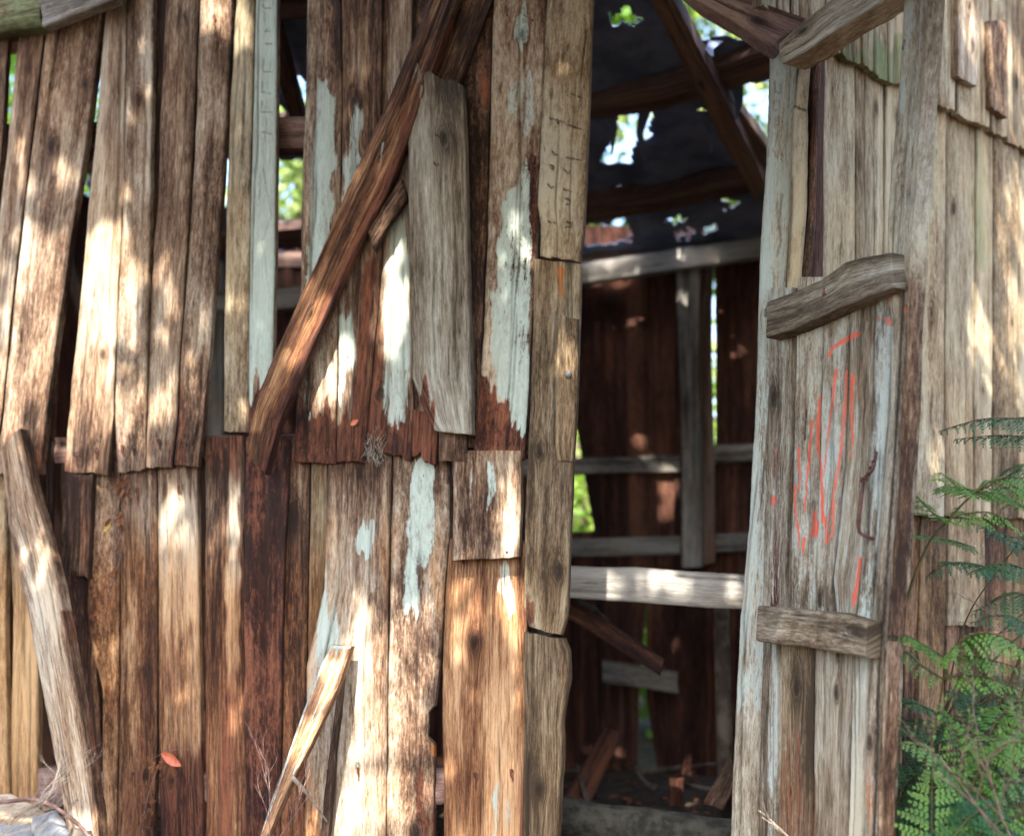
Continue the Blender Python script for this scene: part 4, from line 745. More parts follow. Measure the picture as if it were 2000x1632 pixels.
twiggy('dead_twigs', at(-10, 1640, 2.9), .16, 3, M_twigpale, 4, .0012, label='tangle of fine pale dead twigs over the bottom left offcuts', dirv=(.6, 0, .45))
twiggy('dead_twigs', at(530, 1660, 3.2), .17, 8, M_twig, 2, .0018, label='reddish bare twig sprig at the foot of the striped stake', dirv=(0, 0, 1))
twiggy('dead_twigs', at(1560, 1650, 3.0), .09, 12, M_twigpale, 1, .0014, label='tiny bare twig against the foot of the door', dirv=(-.5, 0, .5), depth=1)
# hanging dead vine, leaves and web on the boards
def leaf(name, c, tip, wd, n, mat, label, cat='leaf', curl=.3):
    c = Vector(c); tip = Vector(tip); ax = (tip-c); ln = ax.length; ax.normalize(); n = Vector(n); sd = ax.cross(n).normalized(); n = sd.cross(ax)
    V = []; F = []; N = 9
    for i in range(N):
        t = i/(N-1); w_ = wd*math.sin(math.pi*min(1, t*.93+.04))**.8
        for s in (-1, -.5, 0, .5, 1): V.append(tuple(c+ax*ln*t+sd*w_*s+n*(abs(s)**1.5*w_*curl+curl*ln*.3*t*t)))
    for i in range(N-1):
        for k in range(4): F.append((i*5+k, i*5+k+1, i*5+6+k, i*5+5+k))
    if name is None: return V, F
    return tag(raw(name, V, F, mat), label, cat)
fn = tuple(FR.n)
leaf('leaf', FR.one(316, 1470, .05), FR.one(356, 1494, .06), .016, fn, M_redleaf, 'smooth red brown leaf caught on the lower boards')
leaf('leaf', FR.one(198, 1578, .04), FR.one(212, 1597, .05), .007, fn, M_leafA, 'small green leaf near the foot of the leaning plank')
leaf('leaf', FR.one(203, 1038, .03), FR.one(219, 1016, .04), .008, fn, M_yel, 'yellow leaf hanging beside the dead vine')
leaf('leaf', FR.one(685, 830, .03), FR.one(700, 820, .03), .008, fn, M_redleaf, 'small crimson lobed leaf on the rotten board ends')
leaf('leaf', SI.one(1752, 1055, .12), SI.one(1768, 1040, .12), .014, tuple(SI.n), M_yel, 'yellowed leaf hanging right of the door edge under the fern')
leaf('leaf', SI.one(1752, 1106, .12), SI.one(1766, 1092, .12), .007, tuple(SI.n), M_redleaf, 'tiny orange leaf right of the door edge')
dv = thing('dead_vine', 'dry vine with curled dead leaves hanging on the left lower boards', 'vine')
vp = spline([FR.one(245, 930, .03), FR.one(232, 985, .035), FR.one(228, 1040, .03), FR.one(225, 1090, .03), FR.one(222, 1130, .03), FR.one(200, 1190, .03)], 24)
tube('stem', vp, .0025, M_twig, dv, 6, .3)
tube('stem', spline([FR.one(232, 1000, .03), FR.one(236, 1050, .04), FR.one(232, 1105, .035), FR.one(212, 1140, .03)], 14), .0016, M_twig, dv, 5, .3)
rr = random.Random(4)
LV = []
for k in range(46):
    i = rr.choice(range(24)) if k > 12 else rr.choice([0, 1, 2, 3]); p = vp[i]+np.array([rr.uniform(-.02, .03), -rr.uniform(0, .02), rr.uniform(-.02, .02)])
    q = p+np.array([rr.uniform(-.02, .02), rr.uniform(-.01, .005), rr.uniform(-.035, -.008)])
    LV.append(leaf(None, p, q, rr.uniform(.003, .007), (rr.uniform(-1, 1), -1, rr.uniform(-1, 1)), None, '', curl=rr.uniform(.3, 1.2)))
V, F = merge(LV); raw('foliage', V, F, M_dead, dv)
dv2 = thing('dead_vine', 'crumbly dead creeper with red bits between the lower boards near the ground', 'vine')
vp = spline([FR.one(318, 1480, .02), FR.one(300, 1520, .03), FR.one(285, 1570, .03), FR.one(276, 1640, .03)], 20); tube('stem', vp, .002, M_twig, dv2, 5, .3)
tube('stem', spline([FR.one(300, 1480, .03), FR.one(330, 1465, .045), FR.one(372, 1462, .04)], 10), .0013, M_twig, dv2, 5, .3)
LV = []
for k in range(60):
    p = vp[rr.choice(range(20))]+np.array([rr.uniform(-.03, .03), -rr.uniform(0, .02), rr.uniform(-.02, .02)])
    q = p+np.array([rr.uniform(-.015, .015), rr.uniform(-.01, .005), rr.uniform(-.02, .008)])
    LV.append(leaf(None, p, q, rr.uniform(.002, .005), (rr.uniform(-1, 1), -1, rr.uniform(-1, 1)), None, '', curl=rr.uniform(.3, 1.2)))
V, F = merge(LV); raw('foliage', V, F, M_dead, dv2)
# cobweb lint
def web(c, r, label, k=70, plane=FR, off=.02):
    P_ = []
    for i in range(k):
        a = rr.uniform(0, 6.28); q = [c[0]+r[0]*rr.uniform(-1, 1), c[1]+r[1]*rr.uniform(-1, 1)]
        s = [q[0]+r[0]*rr.uniform(-.9, .9), q[1]+r[1]*rr.uniform(-.9, .9)]
        P_.append(tube(None, [Vector(plane.one(*q, off)), Vector(plane.one((q[0]+s[0])/2, (q[1]+s[1])/2+2, off+rr.uniform(0, .006))), Vector(plane.one(*s, off))], .00028, None, None, 3))
    V, F = merge(P_); return tag(raw('cobweb', V, F, M_web), label, 'cobweb')
web((731, 878), (15, 28), 'dusty cobweb filling the gap between two rotten board ends', 90)
# lichen tuft on door edge
P_ = []
for i in range(170):
    a = Vector(DO.one(1796+rr.uniform(-2, 4), 132+rr.uniform(-18, 20), .0)); b = a+Vector((rr.uniform(-.01, .035), rr.uniform(-.02, .01), rr.uniform(-.02, .02)))
    P_.append(tube(None, [a, (a+b)/2+Vector((0, 0, .004)), b], .0006, None, None, 3))
V, F = merge(P_); tag(raw('lichen', V, F, M_lich), 'green beard lichen tuft on the upper door edge', 'lichen')
# ================================================================== FERNS
def feather(parts, stems, pts, hw, npin, mat_i, droop=.35, up=(0, -.35, 1), pinl=.5, t0=.05, seed=0, taper=.8, sw_=.0024, pw=.36):
    """bipinnate blade along pts: hw = longest pinna (m); pinnules are small drooping lobes"""
    r = random.Random(seed); C = spline(pts, 60); n = len(C); LEN = float(np.linalg.norm(np.diff(C, axis=0), axis=1).sum()); npin = max(6, int(npin*.8)); cap = max(.0065, .72*LEN*(1-t0)/npin); up = Vector(up).normalized()
    stems.append(tube(None, [Vector(c) for c in C[::2]], (sw_, .0008), None, None, 5))
    for k in range(npin):
        t = t0+(1-t0)*(k+.5)/npin; i = min(int(t*(n-1)), n-2); p = Vector(C[i]); f = (Vector(C[i+1])-p).normalized()
        s = (t-t0)/(1-t0); ln = hw*(math.sin(math.pi*min(1, (.22+.78*s)))**.75 if s < .36 else (1-(s-.36)/.64)**taper)+.006
        for sg in (-1, 1):
            side = f.cross(up).normalized()*sg; lg_ = ln*1.35*r.uniform(.8, 1.08); d0 = (side*.88+f*.42+Vector((r.uniform(-.08, .08), r.uniform(-.08, .08), r.uniform(-.1, .12)))).normalized()
            m = max(4, int(lg_/.0105)); q = p.copy(); d = d0.copy(); prev = None; sp = []
            for j in range(m):
                d = (d+Vector((0, 0, -1))*droop*r.uniform(.6, 1.4)/m).normalized(); q = q+d*lg_/m; sp.append(q.copy())
                u = (j+1)/m; pl_ = lg_*pw*(1-u*.85)*min(1, .55+u*2)*r.uniform(.85, 1.1)*1.25; pl_ = min(max(pl_, .004), cap)
                if r.random() < .03: continue
                sd2 = d.cross(side.cross(d).normalized() if False else up).normalized()
                for s2 in (-1, 1):
                    a = (sd2*s2*.85+d*.45+Vector((0, 0, -.28*r.uniform(.4, 1.7)))).normalized(); wv_ = d*max(.0028, lg_/m*.38)
                    b0 = q-wv_; b1 = q+wv_; m0_ = q+a*pl_*.5-wv_*.95; m1_ = q+a*pl_*.5+wv_*.75; tp = q+a*pl_+d*pl_*.22-Vector((0, 0, .12*pl_))
                    parts[mat_i].append(([b0, m0_, tp, m1_, b1], [(0, 1, 3, 4), (1, 2, 3)]))
            if len(sp) > 1: stems.append(tube(None, [p]+sp[::3]+[sp[-1]], (.0010, .0004), None, None, 3))
FM = [M_fernA, M_fernB, M_fernC]
def fern(label, fronds, stemsets, seed=0, smat=M_stem):
    t = thing('fern', label, 'fern', 'ferns growing against the flank of the hut')
    for k, (pts, hw, npin, mi, kw) in enumerate(fronds):
        parts = {0: [], 1: [], 2: []}; st_ = []
        feather(parts, st_, [at(*p) for p in pts], hw, npin, mi, seed=seed*31+k, **kw)
        V, F = merge(parts[mi]); fr = raw('frond', V, F, FM[mi], t, False)
        V, F = merge(st_); raw('rachis', V, F, smat, fr)
    for pts, r0, r1, mm in stemsets:
        tube('stalk', spline([at(*p) for p in pts], 26), (r0, r1), mm, t, 7, .05)
K = dict
fern('bright tall fern whose brown stalk arches beside the door edge', [
    ([(1845, 1020, 3.10), (1815, 995, 3.06), (1785, 965, 3.02), (1757, 950, 3.0)], .042, 13, 0, K(droop=.5)),
    ([(1898, 968, 3.12), (1870, 950, 3.05), (1850, 932, 2.98), (1835, 922, 2.93)], .040, 12, 0, K(droop=.6)),
    ([(1845, 1020, 3.10), (1880, 1004, 3.1), (1940, 1002, 3.12), (2000, 1040, 3.15)], .055, 14, 0, K(droop=.6)),
    ([(1898, 968, 3.12), (1940, 938, 3.1), (1990, 932, 3.1), (2060, 950, 3.1)], .060, 18, 0, K(droop=.7)),
    ([(1898, 968, 3.12), (1940, 962, 3.2), (1990, 985, 3.3), (2050, 1010, 3.4)], .060, 16, 0, K(droop=.5)),
    ([(1905, 962, 3.12), (1890, 955, 3.3), (1860, 950, 3.4), (1825, 960, 3.45)], .050, 12, 0, K(droop=.5))],
    [([(1715, 1660, 3.2), (1740, 1310, 3.15), (1768, 1180, 3.14), (1812, 1065, 3.12), (1850, 1018, 3.11), (1898, 968, 3.12), (1960, 935, 3.13)], .0055, .0020, M_stem)], 1)
fern('blue green fern overhanging the flank from beyond the right edge', [
    ([(2090, 800, 3.35), (2000, 815, 3.32), (1920, 818, 3.3), (1832, 842, 3.28)], .060, 22, 1, K(droop=.9)),
    ([(2110, 830, 3.30), (2010, 850, 3.30), (1940, 850, 3.3), (1862, 858, 3.3)], .052, 18, 1, K(droop=1.1)),
    ([(2120, 860, 3.30), (2040, 895, 3.25), (2000, 910, 3.2), (1965, 930, 3.2)], .075, 15, 1, K(droop=1.2))],
    [([(2160, 1700, 3.6), (2180, 1200, 3.5), (2150, 900, 3.4), (2090, 800, 3.35)], .006, .002, M_stem)], 2)
fern('pale feathery fern low beside the door edge', [
    ([(1905, 1070, 3.45), (1860, 1055, 3.4), (1800, 1045, 3.3), (1748, 1022, 3.25)], .040, 16, 2, K(droop=.4)),
    ([(1980, 1120, 3.6), (1920, 1105, 3.55), (1860, 1100, 3.5), (1812, 1125, 3.5)], .060, 16, 1, K(droop=.6)),
    ([(2050, 1040, 3.6), (1990, 1050, 3.6), (1940, 1035, 3.6), (1870, 1010, 3.6)], .060, 16, 1, K(droop=.6)),
    ([(2080, 1110, 3.5), (2040, 1080, 3.5), (1985, 1060, 3.5), (1950, 1050, 3.5)], .060, 12, 1, K(droop=.6))],
    [([(1800, 1640, 3.5), (1850, 1380, 3.5), (1930, 1260, 3.5), (2020, 1180, 3.5)], .005, .003, M_stemG), ([(1780, 1650, 3.5), (1840, 1420, 3.5), (1930, 1300, 3.5), (2050, 1190, 3.5)], .005, .003, M_stemG), ([(1820, 1640, 3.6), (1870, 1260, 3.6), (1960, 1100, 3.6), (2030, 1020, 3.6)], .003, .0015, M_stem)], 3, M_stemG)
fern('bright fern spreading level halfway down the flank', [
    ([(1847, 1285, 3.0), (1810, 1262, 2.98), (1775, 1242, 2.96), (1735, 1234, 2.95)], .040, 18, 0, K(droop=.9)),
    ([(1847, 1285, 3.0), (1880, 1248, 2.95), (1930, 1235, 2.95), (1990, 1262, 2.95), (2030, 1330, 2.95)], .052, 22, 0, K(droop=1.3)),
    ([(1850, 1284, 3.0), (1900, 1280, 3.0), (1950, 1292, 3.0), (2010, 1310, 3.0)], .036, 18, 0, K(droop=1.0)),
    ([(1842, 1325, 3.0), (1800, 1300, 3.0), (1770, 1275, 3.0), (1745, 1285, 3.0)], .040, 14, 2, K(droop=.6)),
    ([(1842, 1325, 3.0), (1885, 1318, 3.0), (1930, 1322, 3.0), (1985, 1345, 3.0)], .050, 16, 0, K(droop=.6))],
    [([(1790, 1660, 3.05), (1815, 1480, 3.03), (1836, 1370, 3.02), (1848, 1285, 3.0)], .0042, .0022, M_stem)], 4)
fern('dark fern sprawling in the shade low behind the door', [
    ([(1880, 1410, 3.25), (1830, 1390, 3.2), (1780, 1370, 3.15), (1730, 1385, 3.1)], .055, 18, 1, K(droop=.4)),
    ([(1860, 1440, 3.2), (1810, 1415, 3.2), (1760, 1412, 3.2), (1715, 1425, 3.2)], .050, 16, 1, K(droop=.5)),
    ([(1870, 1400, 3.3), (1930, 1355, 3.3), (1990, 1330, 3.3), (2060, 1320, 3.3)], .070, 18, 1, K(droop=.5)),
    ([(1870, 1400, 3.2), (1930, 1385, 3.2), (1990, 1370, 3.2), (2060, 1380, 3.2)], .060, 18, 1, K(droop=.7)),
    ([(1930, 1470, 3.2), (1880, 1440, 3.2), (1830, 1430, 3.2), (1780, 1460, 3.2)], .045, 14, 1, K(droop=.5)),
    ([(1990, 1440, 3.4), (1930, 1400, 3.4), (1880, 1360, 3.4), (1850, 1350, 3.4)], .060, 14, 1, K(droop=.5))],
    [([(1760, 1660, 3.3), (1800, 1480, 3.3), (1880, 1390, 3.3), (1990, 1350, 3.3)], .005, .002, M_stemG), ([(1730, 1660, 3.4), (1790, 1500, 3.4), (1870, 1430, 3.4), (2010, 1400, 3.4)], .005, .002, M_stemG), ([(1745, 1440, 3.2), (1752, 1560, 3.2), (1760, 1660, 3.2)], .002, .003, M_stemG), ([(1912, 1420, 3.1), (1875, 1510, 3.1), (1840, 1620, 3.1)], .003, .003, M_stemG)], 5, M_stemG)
fern('small fern pointing straight up at the bottom right', [
    ([(1822, 1700, 2.85), (1820, 1630, 2.85), (1820, 1560, 2.86), (1820, 1506, 2.86)], .052, 20, 0, K(droop=.3, up=(0, -1, .25), taper=.8))], [([(1830, 1760, 2.85), (1822, 1690, 2.85)], .002, .002, M_stem)], 6)
fern('spreading fern filling the bottom right corner', [
    ([(1990, 1620, 2.9), (1940, 1580, 2.9), (1880, 1556, 2.9), (1815, 1555, 2.9)], .055, 20, 1, K(droop=.5)),
    ([(1860, 1700, 2.85), (1900, 1640, 2.85), (1960, 1600, 2.85), (2040, 1580, 2.85)], .080, 20, 0, K(droop=.4)),
    ([(1830, 1680, 2.8), (1880, 1610, 2.8), (1910, 1585, 2.8), (1960, 1560, 2.8)], .060, 18, 1, K(droop=.4)),
    ([(2060, 1700, 2.9), (2000, 1640, 2.9), (1950, 1620, 2.9), (1890, 1610, 2.9)], .070, 18, 1, K(droop=.4)),
    ([(1870, 1540, 3.1), (1840, 1530, 3.1), (1800, 1545, 3.1), (1765, 1570, 3.1)], .050, 14, 1, K(droop=.5)),
    ([(1900, 1560, 3.0), (1880, 1530, 3.0), (1855, 1520, 3.0), (1830, 1535, 3.0)], .040, 12, 2, K(droop=.5)),
    ([(1700, 1700, 3.1), (1740, 1620, 3.1), (1780, 1590, 3.1), (1830, 1580, 3.1)], .060, 14, 1, K(droop=.4)),
    ([(2080, 1540, 3.1), (2020, 1520, 3.1), (1960, 1530, 3.1), (1910, 1550, 3.1)], .060, 16, 1, K(droop=.5))], [([(1900, 1700, 3.0), (1890, 1600, 3.0), (1880, 1560, 3.0)], .002, .002, M_stemG)], 7, M_stemG)
fern('loose fern with long fronds crossing the lower right', [
    ([(1760, 1560, 3.3), (1790, 1500, 3.3), (1840, 1480, 3.3), (1900, 1490, 3.3)], .07, 16, 1, K(droop=.5)),
    ([(1960, 1480, 3.1), (1990, 1420, 3.1), (2030, 1390, 3.1), (2080, 1380, 3.1)], .08, 14, 0, K(droop=.6)),
    ([(2050, 1180, 3.3), (2000, 1160, 3.3), (1950, 1170, 3.3), (1900, 1200, 3.3)], .06, 16, 1, K(droop=.9)),
    ([(2060, 1450, 3.0), (1990, 1440, 3.0), (1930, 1450, 3.0), (1880, 1480, 3.0)], .065, 18, 2, K(droop=.7)),
    ([(1830, 1640, 3.1), (1870, 1600, 3.1), (1920, 1530, 3.1), (1990, 1500, 3.1)], .08, 18, 1, K(droop=.5)),
    ([(1730, 1640, 3.2), (1750, 1560, 3.2), (1790, 1510, 3.2), (1840, 1500, 3.2)], .06, 14, 1, K(droop=.5))],
    [([(1850, 1700, 3.2), (1940, 1500, 3.15), (2050, 1300, 3.1), (2100, 1200, 3.1)], .004, .002, M_stemG), ([(1750, 1700, 3.2), (1860, 1480, 3.2), (2040, 1360, 3.2)], .004, .002, M_stemG)], 8, M_stemG)
fern('yellow green fern arching between the level fern and the corner fern', [
    ([(1880, 1560, 2.95), (1850, 1500, 2.93), (1810, 1460, 2.92), (1760, 1450, 2.92)], .055, 18, 2, K(droop=.7)),
    ([(1890, 1560, 2.95), (1920, 1490, 2.93), (1970, 1450, 2.92), (2040, 1450, 2.92)], .065, 20, 0, K(droop=.9)),
    ([(1885, 1560, 3.0), (1880, 1480, 3.0), (1860, 1420, 3.0), (1830, 1380, 3.0)], .055, 16, 0, K(droop=.6)),
    ([(1890, 1570, 3.0), (1930, 1540, 2.98), (1980, 1525, 2.95), (2050, 1540, 2.95)], .060, 18, 2, K(droop=.7)),
    ([(1890, 1560, 3.05), (1930, 1440, 3.05), (1960, 1390, 3.05), (2010, 1350, 3.05)], .060, 16, 0, K(droop=.7)),
    ([(1880, 1570, 3.0), (1830, 1560, 3.0), (1790, 1570, 3.0), (1745, 1600, 3.0)], .055, 16, 1, K(droop=.6))],
    [([(1885, 1740, 3.0), (1886, 1640, 3.0), (1885, 1560, 2.98)], .004, .003, M_stem)], 9)
fern('tall fern of dark arching stalks rising past the right edge', [
    ([(2060, 1150, 3.2), (2000, 1110, 3.2), (1950, 1100, 3.2), (1890, 1120, 3.2)], .055, 18, 1, K(droop=.8)),
    ([(2080, 1000, 3.25), (2030, 965, 3.25), (1980, 950, 3.25), (1920, 960, 3.25)], .060, 18, 0, K(droop=.8)),
    ([(2060, 1260, 3.1), (2000, 1215, 3.1), (1960, 1200, 3.1), (1900, 1215, 3.1)], .050, 16, 1, K(droop=.9))],
    [([(1900, 1740, 3.3), (1960, 1450, 3.25), (2040, 1280, 3.2), (2120, 1180, 3.2)], .005, .003, M_stemG), ([(1870, 1740, 3.3), (1950, 1400, 3.25), (2040, 1180, 3.2), (2110, 1060, 3.2)], .004, .003, M_stem)], 10, M_stemG)
twiggy('shrub', at(2010, 1700, 2.75), .30, 21, M_twig, 4, .0022, leaves=1, leafmat=M_fernA, label='wiry shrub with tiny round leaves at the right edge', cat='shrub', dirv=(-.25, 0, 1), spread=.8, depth=2)
twiggy('dead_twigs', at(2010, 1230, 3.1), .12, 31, M_twig, 3, .0016, label='bare branching twig among the ferns at the right', dirv=(-1, 0, .3), depth=2)
twiggy('dead_twigs', at(1765, 950, 3.05), .06, 33, M_twig, 1, .0016, label='dry curled twig end touching the door edge above the fern', dirv=(-1, 0, .1), depth=1)
# grass-like clutter of dark stems
GV = []
for i in range(300):
    x0 = rr.uniform(1700, 2150); Y0 = rr.uniform(3.15, 3.65); x1 = x0+rr.uniform(-90, 120); y1 = rr.uniform(1360, 1600)
    GV.append(tube(None, [Vector(p) for p in spline([at(x0, 1700, Y0), at((x0+x1)/2-10, (1700+y1)/2, Y0), at(x1, y1, Y0)], 7)], (.0020, .0007), None, None, 4))
V, F = merge(GV); o = raw('undergrowth', V, F, M_stemG); o['kind'] = 'stuff'; o['label'] = 'dark tangle of stems under the ferns'; o['category'] = 'undergrowth'
# ================================================================== GROUND
n = 200; gx, gy = np.meshgrid(np.linspace(-1, 1, n), np.linspace(-1, 1, n)); gx = np.sign(gx)*np.abs(gx)**2.2*70; gy = np.sign(gy)*np.abs(gy)**2.2*70+4
gz = (vn(gx*.9, gy*.9, 1)-.5)*.10+(vn(gx*5, gy*5, 2)-.5)*.03-.02+sst(14, 60, np.hypot(gx, gy))*3.
gz = gz+.10*np.exp(-((gx+1.6)**2+(gy-3.2)**2)/.25)
idx = np.arange(n*n).reshape(n, n)
o = raw('ground', np.stack([gx, gy, gz], -1).reshape(-1, 3), np.stack([idx[:-1, :-1], idx[:-1, 1:], idx[1:, 1:], idx[1:, :-1]], -1).reshape(-1, 4), M_soil); o['kind'] = 'structure'; o['label'] = 'dark forest soil'; 
LV = []; 
for k in range(2600):
    x_ = rr.uniform(-2.6, 2.6); y_ = rr.uniform(2.4, 6.1); z_ = .02+.10*math.exp(-((x_+1.6)**2+(y_-3.2)**2)/.25)+(float(vn(x_*.9, y_*.9, 1))-.5)*.1-.02+rr.uniform(0, .02)
    a = rr.uniform(0, 6.28); s = rr.uniform(.015, .05)
    LV.append(leaf(None, (x_, y_, z_), (x_+s*math.cos(a), y_+s*math.sin(a), z_+rr.uniform(-.01, .02)), s*.28, (rr.uniform(-.5, .5), rr.uniform(-.5, .5), 1), None, '', curl=rr.uniform(0, .8)))
V, F = merge(LV); o = raw('leaf_litter', V, F, M_dead); o['kind'] = 'stuff'; o['label'] = 'brown leaf litter on the soil'; o['category'] = 'leaf litter'
# ================================================================== TREES
def leafcloud(P, size, seed, asp=1.8):
    r = np.random.default_rng(seed); N = len(P); a = r.normal(size=(N, 3)); a /= np.linalg.norm(a, axis=1)[:, None]
    b = np.cross(a, r.normal(size=(N, 3))); b /= np.linalg.norm(b, axis=1)[:, None]
    s = size*r.uniform(.7, 1.3, (N, 1)); A = a*s*asp*.5; B = b*s*.5
    V = np.stack([P-A, P-A*.3-B, P+A*.4-B*.8, P+A, P+A*.4+B*.8, P-A*.3+B], 1).reshape(-1, 3)
    return V, np.arange(N*6).reshape(N, 6)
def tree(label, x, y, h, rad, base, mat, nleaf, size, seed, group='trees growing behind the hut', trunk=True):
    r = np.random.default_rng(seed); t = thing('tree', label, 'tree', group)
    parts = [tube(None, [Vector((x+.15*math.sin(k*1.3+seed), y+.1*math.cos(k+seed), h*.85*k/8-.1)) for k in range(9)], (.05*h**.7, .015*h**.5), None, None, 9, .15)]
    cl = []
    nb = 26
    for k in range(nb):
        z0 = base+(h-base)*r.uniform(-.05, .85); an = r.uniform(0, 6.28); rl = rad*r.uniform(.4, 1)*(1-.55*max(0, (z0-base)/(h-base))**1.5)
        e = Vector((x+rl*math.cos(an), y+rl*math.sin(an), z0+r.uniform(0, .3)*rl)); s_ = Vector((x, y, max(.5, z0-.35*rl)))
        parts.append(tube(None, [s_, (s_+e)/2+Vector((0, 0, .1*rl)), e], (.045*rl+.01, .008), None, None, 5))
        for q in range(5): cl.append(s_.lerp(e, .45+.6*q/4)+Vector(r.normal(size=3)*.12*rad))
    V, F = merge(parts); raw('trunk', V, F, M_bark, t)
    c = np.array([list(v) for v in cl]); pick = r.integers(0, len(c), nleaf); P = c[pick]+r.normal(size=(nleaf, 3))*rad*.13*r.uniform(.3, 1.2, (nleaf, 1))
    V, F = leafcloud(P, size, seed); raw('crown', V, F, mat, t)
    return t
BT = [('pale green tree seen through the large roof hole near the post', 2.3, 9.6, 7.5, 1.7, 1.2, M_leafB, 7000, .085), ('bushy tree seen through the torn roof behind the doorway', .5, 9.3, 6.8, 1.6, .3, M_leafA, 7000, .085), ('sunlit pale tree glimpsed between the narrow boards', -1.6, 10.0, 7.5, 1.9, .3, M_leafB, 3200, .09),
      ('olive tree glimpsed through the leftmost board gap', -4.2, 10.5, 8, 2.1, .3, M_leafA, 6000, .10), ('low dense tree right behind the rear wall gap', 1.1, 8.0, 2.6, 1.2, .2, M_leafA, 6000, .06), ('dark tree standing beyond the right roof tear', 4.8, 12.0, 9, 2.4, .5, M_leafC, 6000, .11), ('tall dark tree far behind the middle of the hut', -.5, 14, 11, 2.6, 1.0, M_leafC, 6000, .12), ('low bush behind the far left of the rear wall', -2.4, 8.4, 2.8, 1.4, .2, M_leafA, 5000, .07)]
for i, (lb, x, y, h, r_, b_, m_, nl, sz) in enumerate(BT): tree(lb, x, y, h, r_, b_, m_, int(nl*2.2), sz*.62, 40+i)
# ------------------------------------------------------------------ shade trees overhead, towards the sun: their gaps make the sunflecks
LIT = [(100, 520, 26, 60, .9), (125, 640, 26, 50, .9), (60, 540, 12, 60, .8), (200, 660, 26, 60, .95), (165, 600, 16, 70, .95), (255, 600, 14, 60, .8), (155, 760, 14, 50, .8), (60, 700, 22, 60, .9), (15, 560, 20, 50, .9), (318, 780, 12, 40, .6), (380, 780, 10, 40, .6), (250, 860, 14, 40, .8), (150, 880, 14, 30, .6), (605, 760, 12, 50, .8), (660, 780, 12, 40, .7), (690, 200, 12, 50, .35), (50, 330, 14, 30, .8), (75, 455, 16, 40, .8), (122, 560, 26, 95, 1), (45, 625, 32, 60, 1), (30, 730, 28, 50, .9), (140, 345, 14, 30, .9), (10, 800, 40, 50, 1), (60, 810, 26, 60, .8), (190, 560, 36, 95, 1), (232, 545, 24, 90, 1), (250, 390, 14, 30, .8), (308, 520, 16, 48, .8), (330, 660, 14, 60, .6), (215, 760, 24, 60, .85),
       (268, 800, 16, 60, .9), (390, 632, 10, 28, .9), (372, 480, 10, 30, .5), (428, 30, 24, 40, .95), (466, 40, 8, 44, .9), (466, 600, 10, 30, .7), (470, 800, 12, 26, .8), (345, 850, 16, 40, .6), (200, 870, 20, 40, .6),
       (104, 1185, 32, 50, .95), (192, 1280, 18, 62, .95), (336, 1005, 34, 44, .85), (432, 970, 14, 48, .85), (425, 1045, 12, 30, .8), (460, 1370, 16, 60, .8), (350, 1300, 14, 60, .4), (250, 1350, 12, 70, .5), (640, 700, 36, 70, .9), (600, 660, 10, 40, .5), (765, 600, 22, 110, .8), (726, 640, 8, 90, .7), (725, 392, 8, 16, .7), (715, 1185, 32, 36, 1), (720, 1270, 34, 60, 1), (778, 1250, 50, 110, 1),
       (700, 1400, 44, 70, .97), (640, 1570, 26, 80, .95), (700, 1580, 34, 70, .97), (785, 1390, 34, 90, .99), (775, 1560, 34, 90, .96), (1000, 1000, 16, 60, .95), (975, 1070, 20, 34, .8), (905, 1150, 34, 50, .75), (1000, 1160, 20, 60, .8), (1008, 1290, 14, 60, .8), (900, 1260, 16, 80, .5), (885, 1480, 22, 60, .6), (900, 1580, 22, 60, .7), (965, 1420, 18, 60, .4), (1010, 1500, 10, 60, .4), (545, 1420, 12, 60, .4), (580, 1300, 12, 40, .3),
       (1000, 560, 20, 40, .3)]
LITS = [(1905, 640, 20, 60, .9), (1978, 450, 28, 60, .9), (1960, 160, 24, 60, .9), (1890, 120, 14, 70, .7), (1960, 720, 22, 50, .8), (1995, 600, 20, 50, .7), (1825, 920, 16, 40, .5), (1790, 640, 8, 110, .5), (2060, 300, 40, 90, .8), (1990, 300, 12, 30, .8), (1960, 900, 14, 40, .5), (1700, 130, 20, 40, .4), (1800, 800, 12, 60, .5)]
DIL = 13
def lit_at(lst, x, y):
    v = np.zeros(x.shape)
    jx = x+(vn(x/22, y/30, 61)-.5)*34; jy = y+(vn(x/22, y/30, 62)-.5)*70
    for cx, cy, rx, ry, s in lst: v = np.maximum(v, s*(1-sst(1.0, 1.35, np.hypot((jx-cx)/(rx+DIL), (jy-cy)/(ry+DIL)))))
    return v
S = np.array(SUN)
def to_px(d):
    d = d-ORG; cy = d[:, 1]*math.cos(TH)+d[:, 2]*math.sin(TH); cz = -d[:, 1]*math.sin(TH)+d[:, 2]*math.cos(TH)
    cy = np.where(cy < .05, .05, cy); return 1000+FPX*d[:, 0]/cy, 816-FPX*cz/cy
def clear_rays(Q, seed):
    r = np.random.default_rng(seed); keep = np.ones(len(Q), bool)
    for P, lst, x0, x1 in ((Plane((1322, 1530, 5.06), (1400, 1530, 5.06)), [(1322, 1525, 18, 42, .97), (1153, 1535, 12, 22, .9)], 1100, 1420), (FR, LIT, -600, 1150), (SI, LITS, 1600, 2400), (BE, LITB, 1100, 1460)):
        t = ((Q-P.p)@P.n)/(S@P.n); H = Q-S*t[:, None]; x, y = to_px(H); v = lit_at(lst, x, y)*((x > x0) & (x < x1) & (t > 0))
        keep &= r.random(len(Q)) >= v*.965
    return Q[keep]
LITB = [(1175, 1140, 40, 45, 1), (1300, 1142, 60, 42, 1), (1445, 1155, 20, 40, 1)]
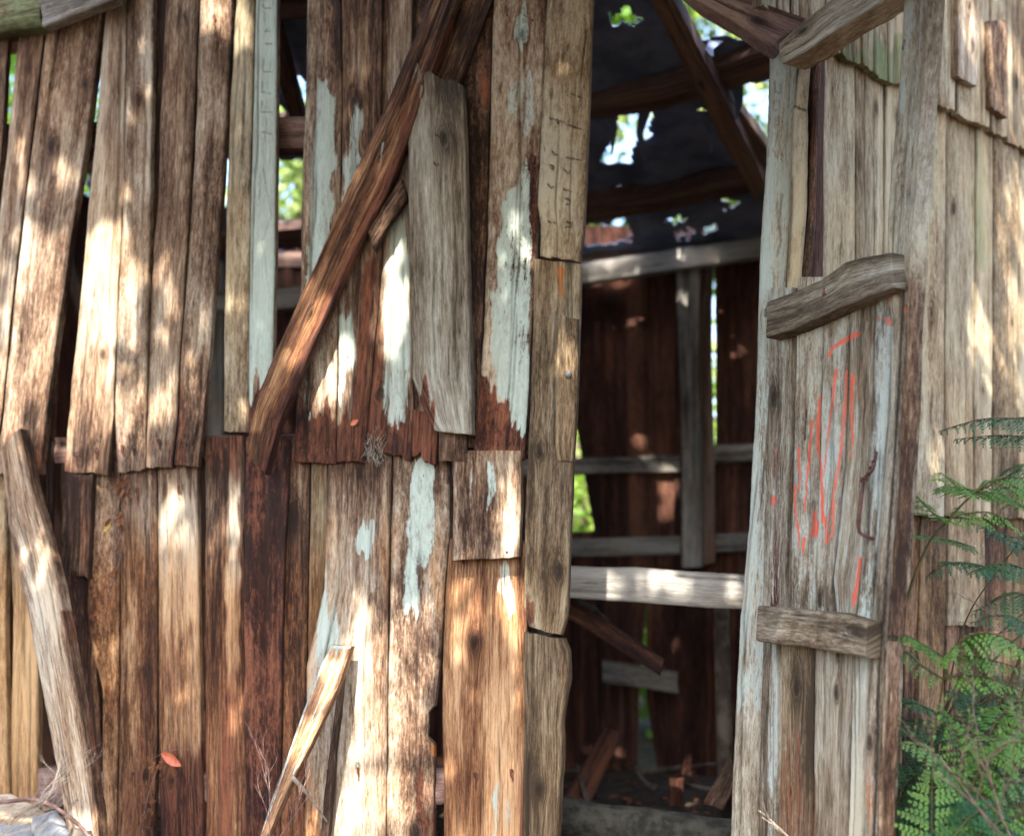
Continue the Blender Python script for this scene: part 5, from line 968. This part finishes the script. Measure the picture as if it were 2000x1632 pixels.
def canopy(targets, keep, seed, tmin=2.7, tmax=4.2):
    r = np.random.default_rng(seed); m = r.random(len(targets)) < keep; P = targets[m]; t = r.uniform(tmin, tmax, (len(P), 1))
    Q = P+S*t
    d = Q-ORG; cy = d[:, 1]*math.cos(TH)+d[:, 2]*math.sin(TH); cz = -d[:, 1]*math.sin(TH)+d[:, 2]*math.cos(TH)
    X = 1000+FPX*d[:, 0]/np.maximum(cy, .01); Y = 816-FPX*cz/np.maximum(cy, .01)
    vis = (cy > 0) & (X > -350) & (X < 2350) & (Y > -350) & (Y < 2000)
    return Q[~vis]
r = np.random.default_rng(3)
def sample(plane, x0, x1, y0, y1, N, lst, thr=1.0):
    x = r.uniform(x0, x1, N); y = r.uniform(y0, y1, N); v = lit_at(lst, x, y); return plane.hit(x, y, .01), 1-v*thr
Pf, kf = sample(FR, -150, 1460, -180, 1750, 17000, LIT)
Ps, ks = sample(SI, 1500, 2150, -200, 1750, 7000, LITS)
Pd, kd = sample(DO, 1440, 1830, -200, 1700, 3000, [(1695, 700, 10, 40, .5)])
Pb, kb = sample(BK, 300, 1600, 380, 1560, 5000, [(1322, 1545, 10, 16, .9), (1346, 1490, 8, 24, .8), (1155, 1540, 8, 16, .7), (1250, 1225, 8, 22, .7)])
Pe, ke = sample(BE, 1100, 1460, 1060, 1230, 700, LITB)
Pg = np.stack([r.uniform(-2.2, -.5, 1500), r.uniform(2.5, 3.6, 1500), np.full(1500, .2)], -1)
Pn = np.stack([r.uniform(.75, 1.7, 5000), r.uniform(2.6, 3.7, 5000), r.uniform(0, 1.15, 5000)], -1); kn = np.full(5000, .72)
Q = np.concatenate([canopy(Pf, kf, 1), canopy(Pd, kd, 3), canopy(Pb, kb, 5, 5.2, 6.6), canopy(Pe, ke, 7, 3.4, 4.6), canopy(Pg, .9, 6, 3.0, 4.6)]); Q = clear_rays(Q, 9); Qs = clear_rays(np.concatenate([canopy(Ps, ks, 2), canopy(Pn, kn, 12)]), 10)
def shade_tree(label, Q, tx, ty, size, seed, mat):
    t = thing('tree', label, 'tree', 'trees shading the hut from overhead')
    c = Q.mean(0); q = Vector(c); rr_ = np.random.default_rng(seed)
    top = Vector((tx+(c[0]-tx)*.35, ty+(c[1]-ty)*.35, c[2]*.92)); parts = [tube(None, [Vector(p) for p in spline([(tx, ty, -.1), (tx+.05, ty, 1.2), (tx+.1, ty+.05, 2.4), tuple(top)], 12)], (.13, .06), None, None, 10, .1)]
    for i in rr_.integers(0, len(Q), 46):
        e = Vector(Q[i]); s_ = Vector((tx+.1, ty+.05, 2.4)).lerp(top, rr_.uniform(.1, 1)); mid = s_.lerp(e, .5)+Vector((0, 0, .15)); parts.append(tube(None, [s_, mid, e], (.012, .003), None, None, 5))
    V, F = merge(parts); raw('trunk', V, F, M_bark, t); V, F = leafcloud(Q, size, seed, 1.5); raw('crown', V, F, mat, t)
shade_tree('overhanging tree left of the photographer, shading the boards', Q, -2.9, .9, .066, 5, M_leafC)
shade_tree('overhanging tree right of the photographer, shading the flank', Qs, 2.6, .4, .075, 6, M_leafC)
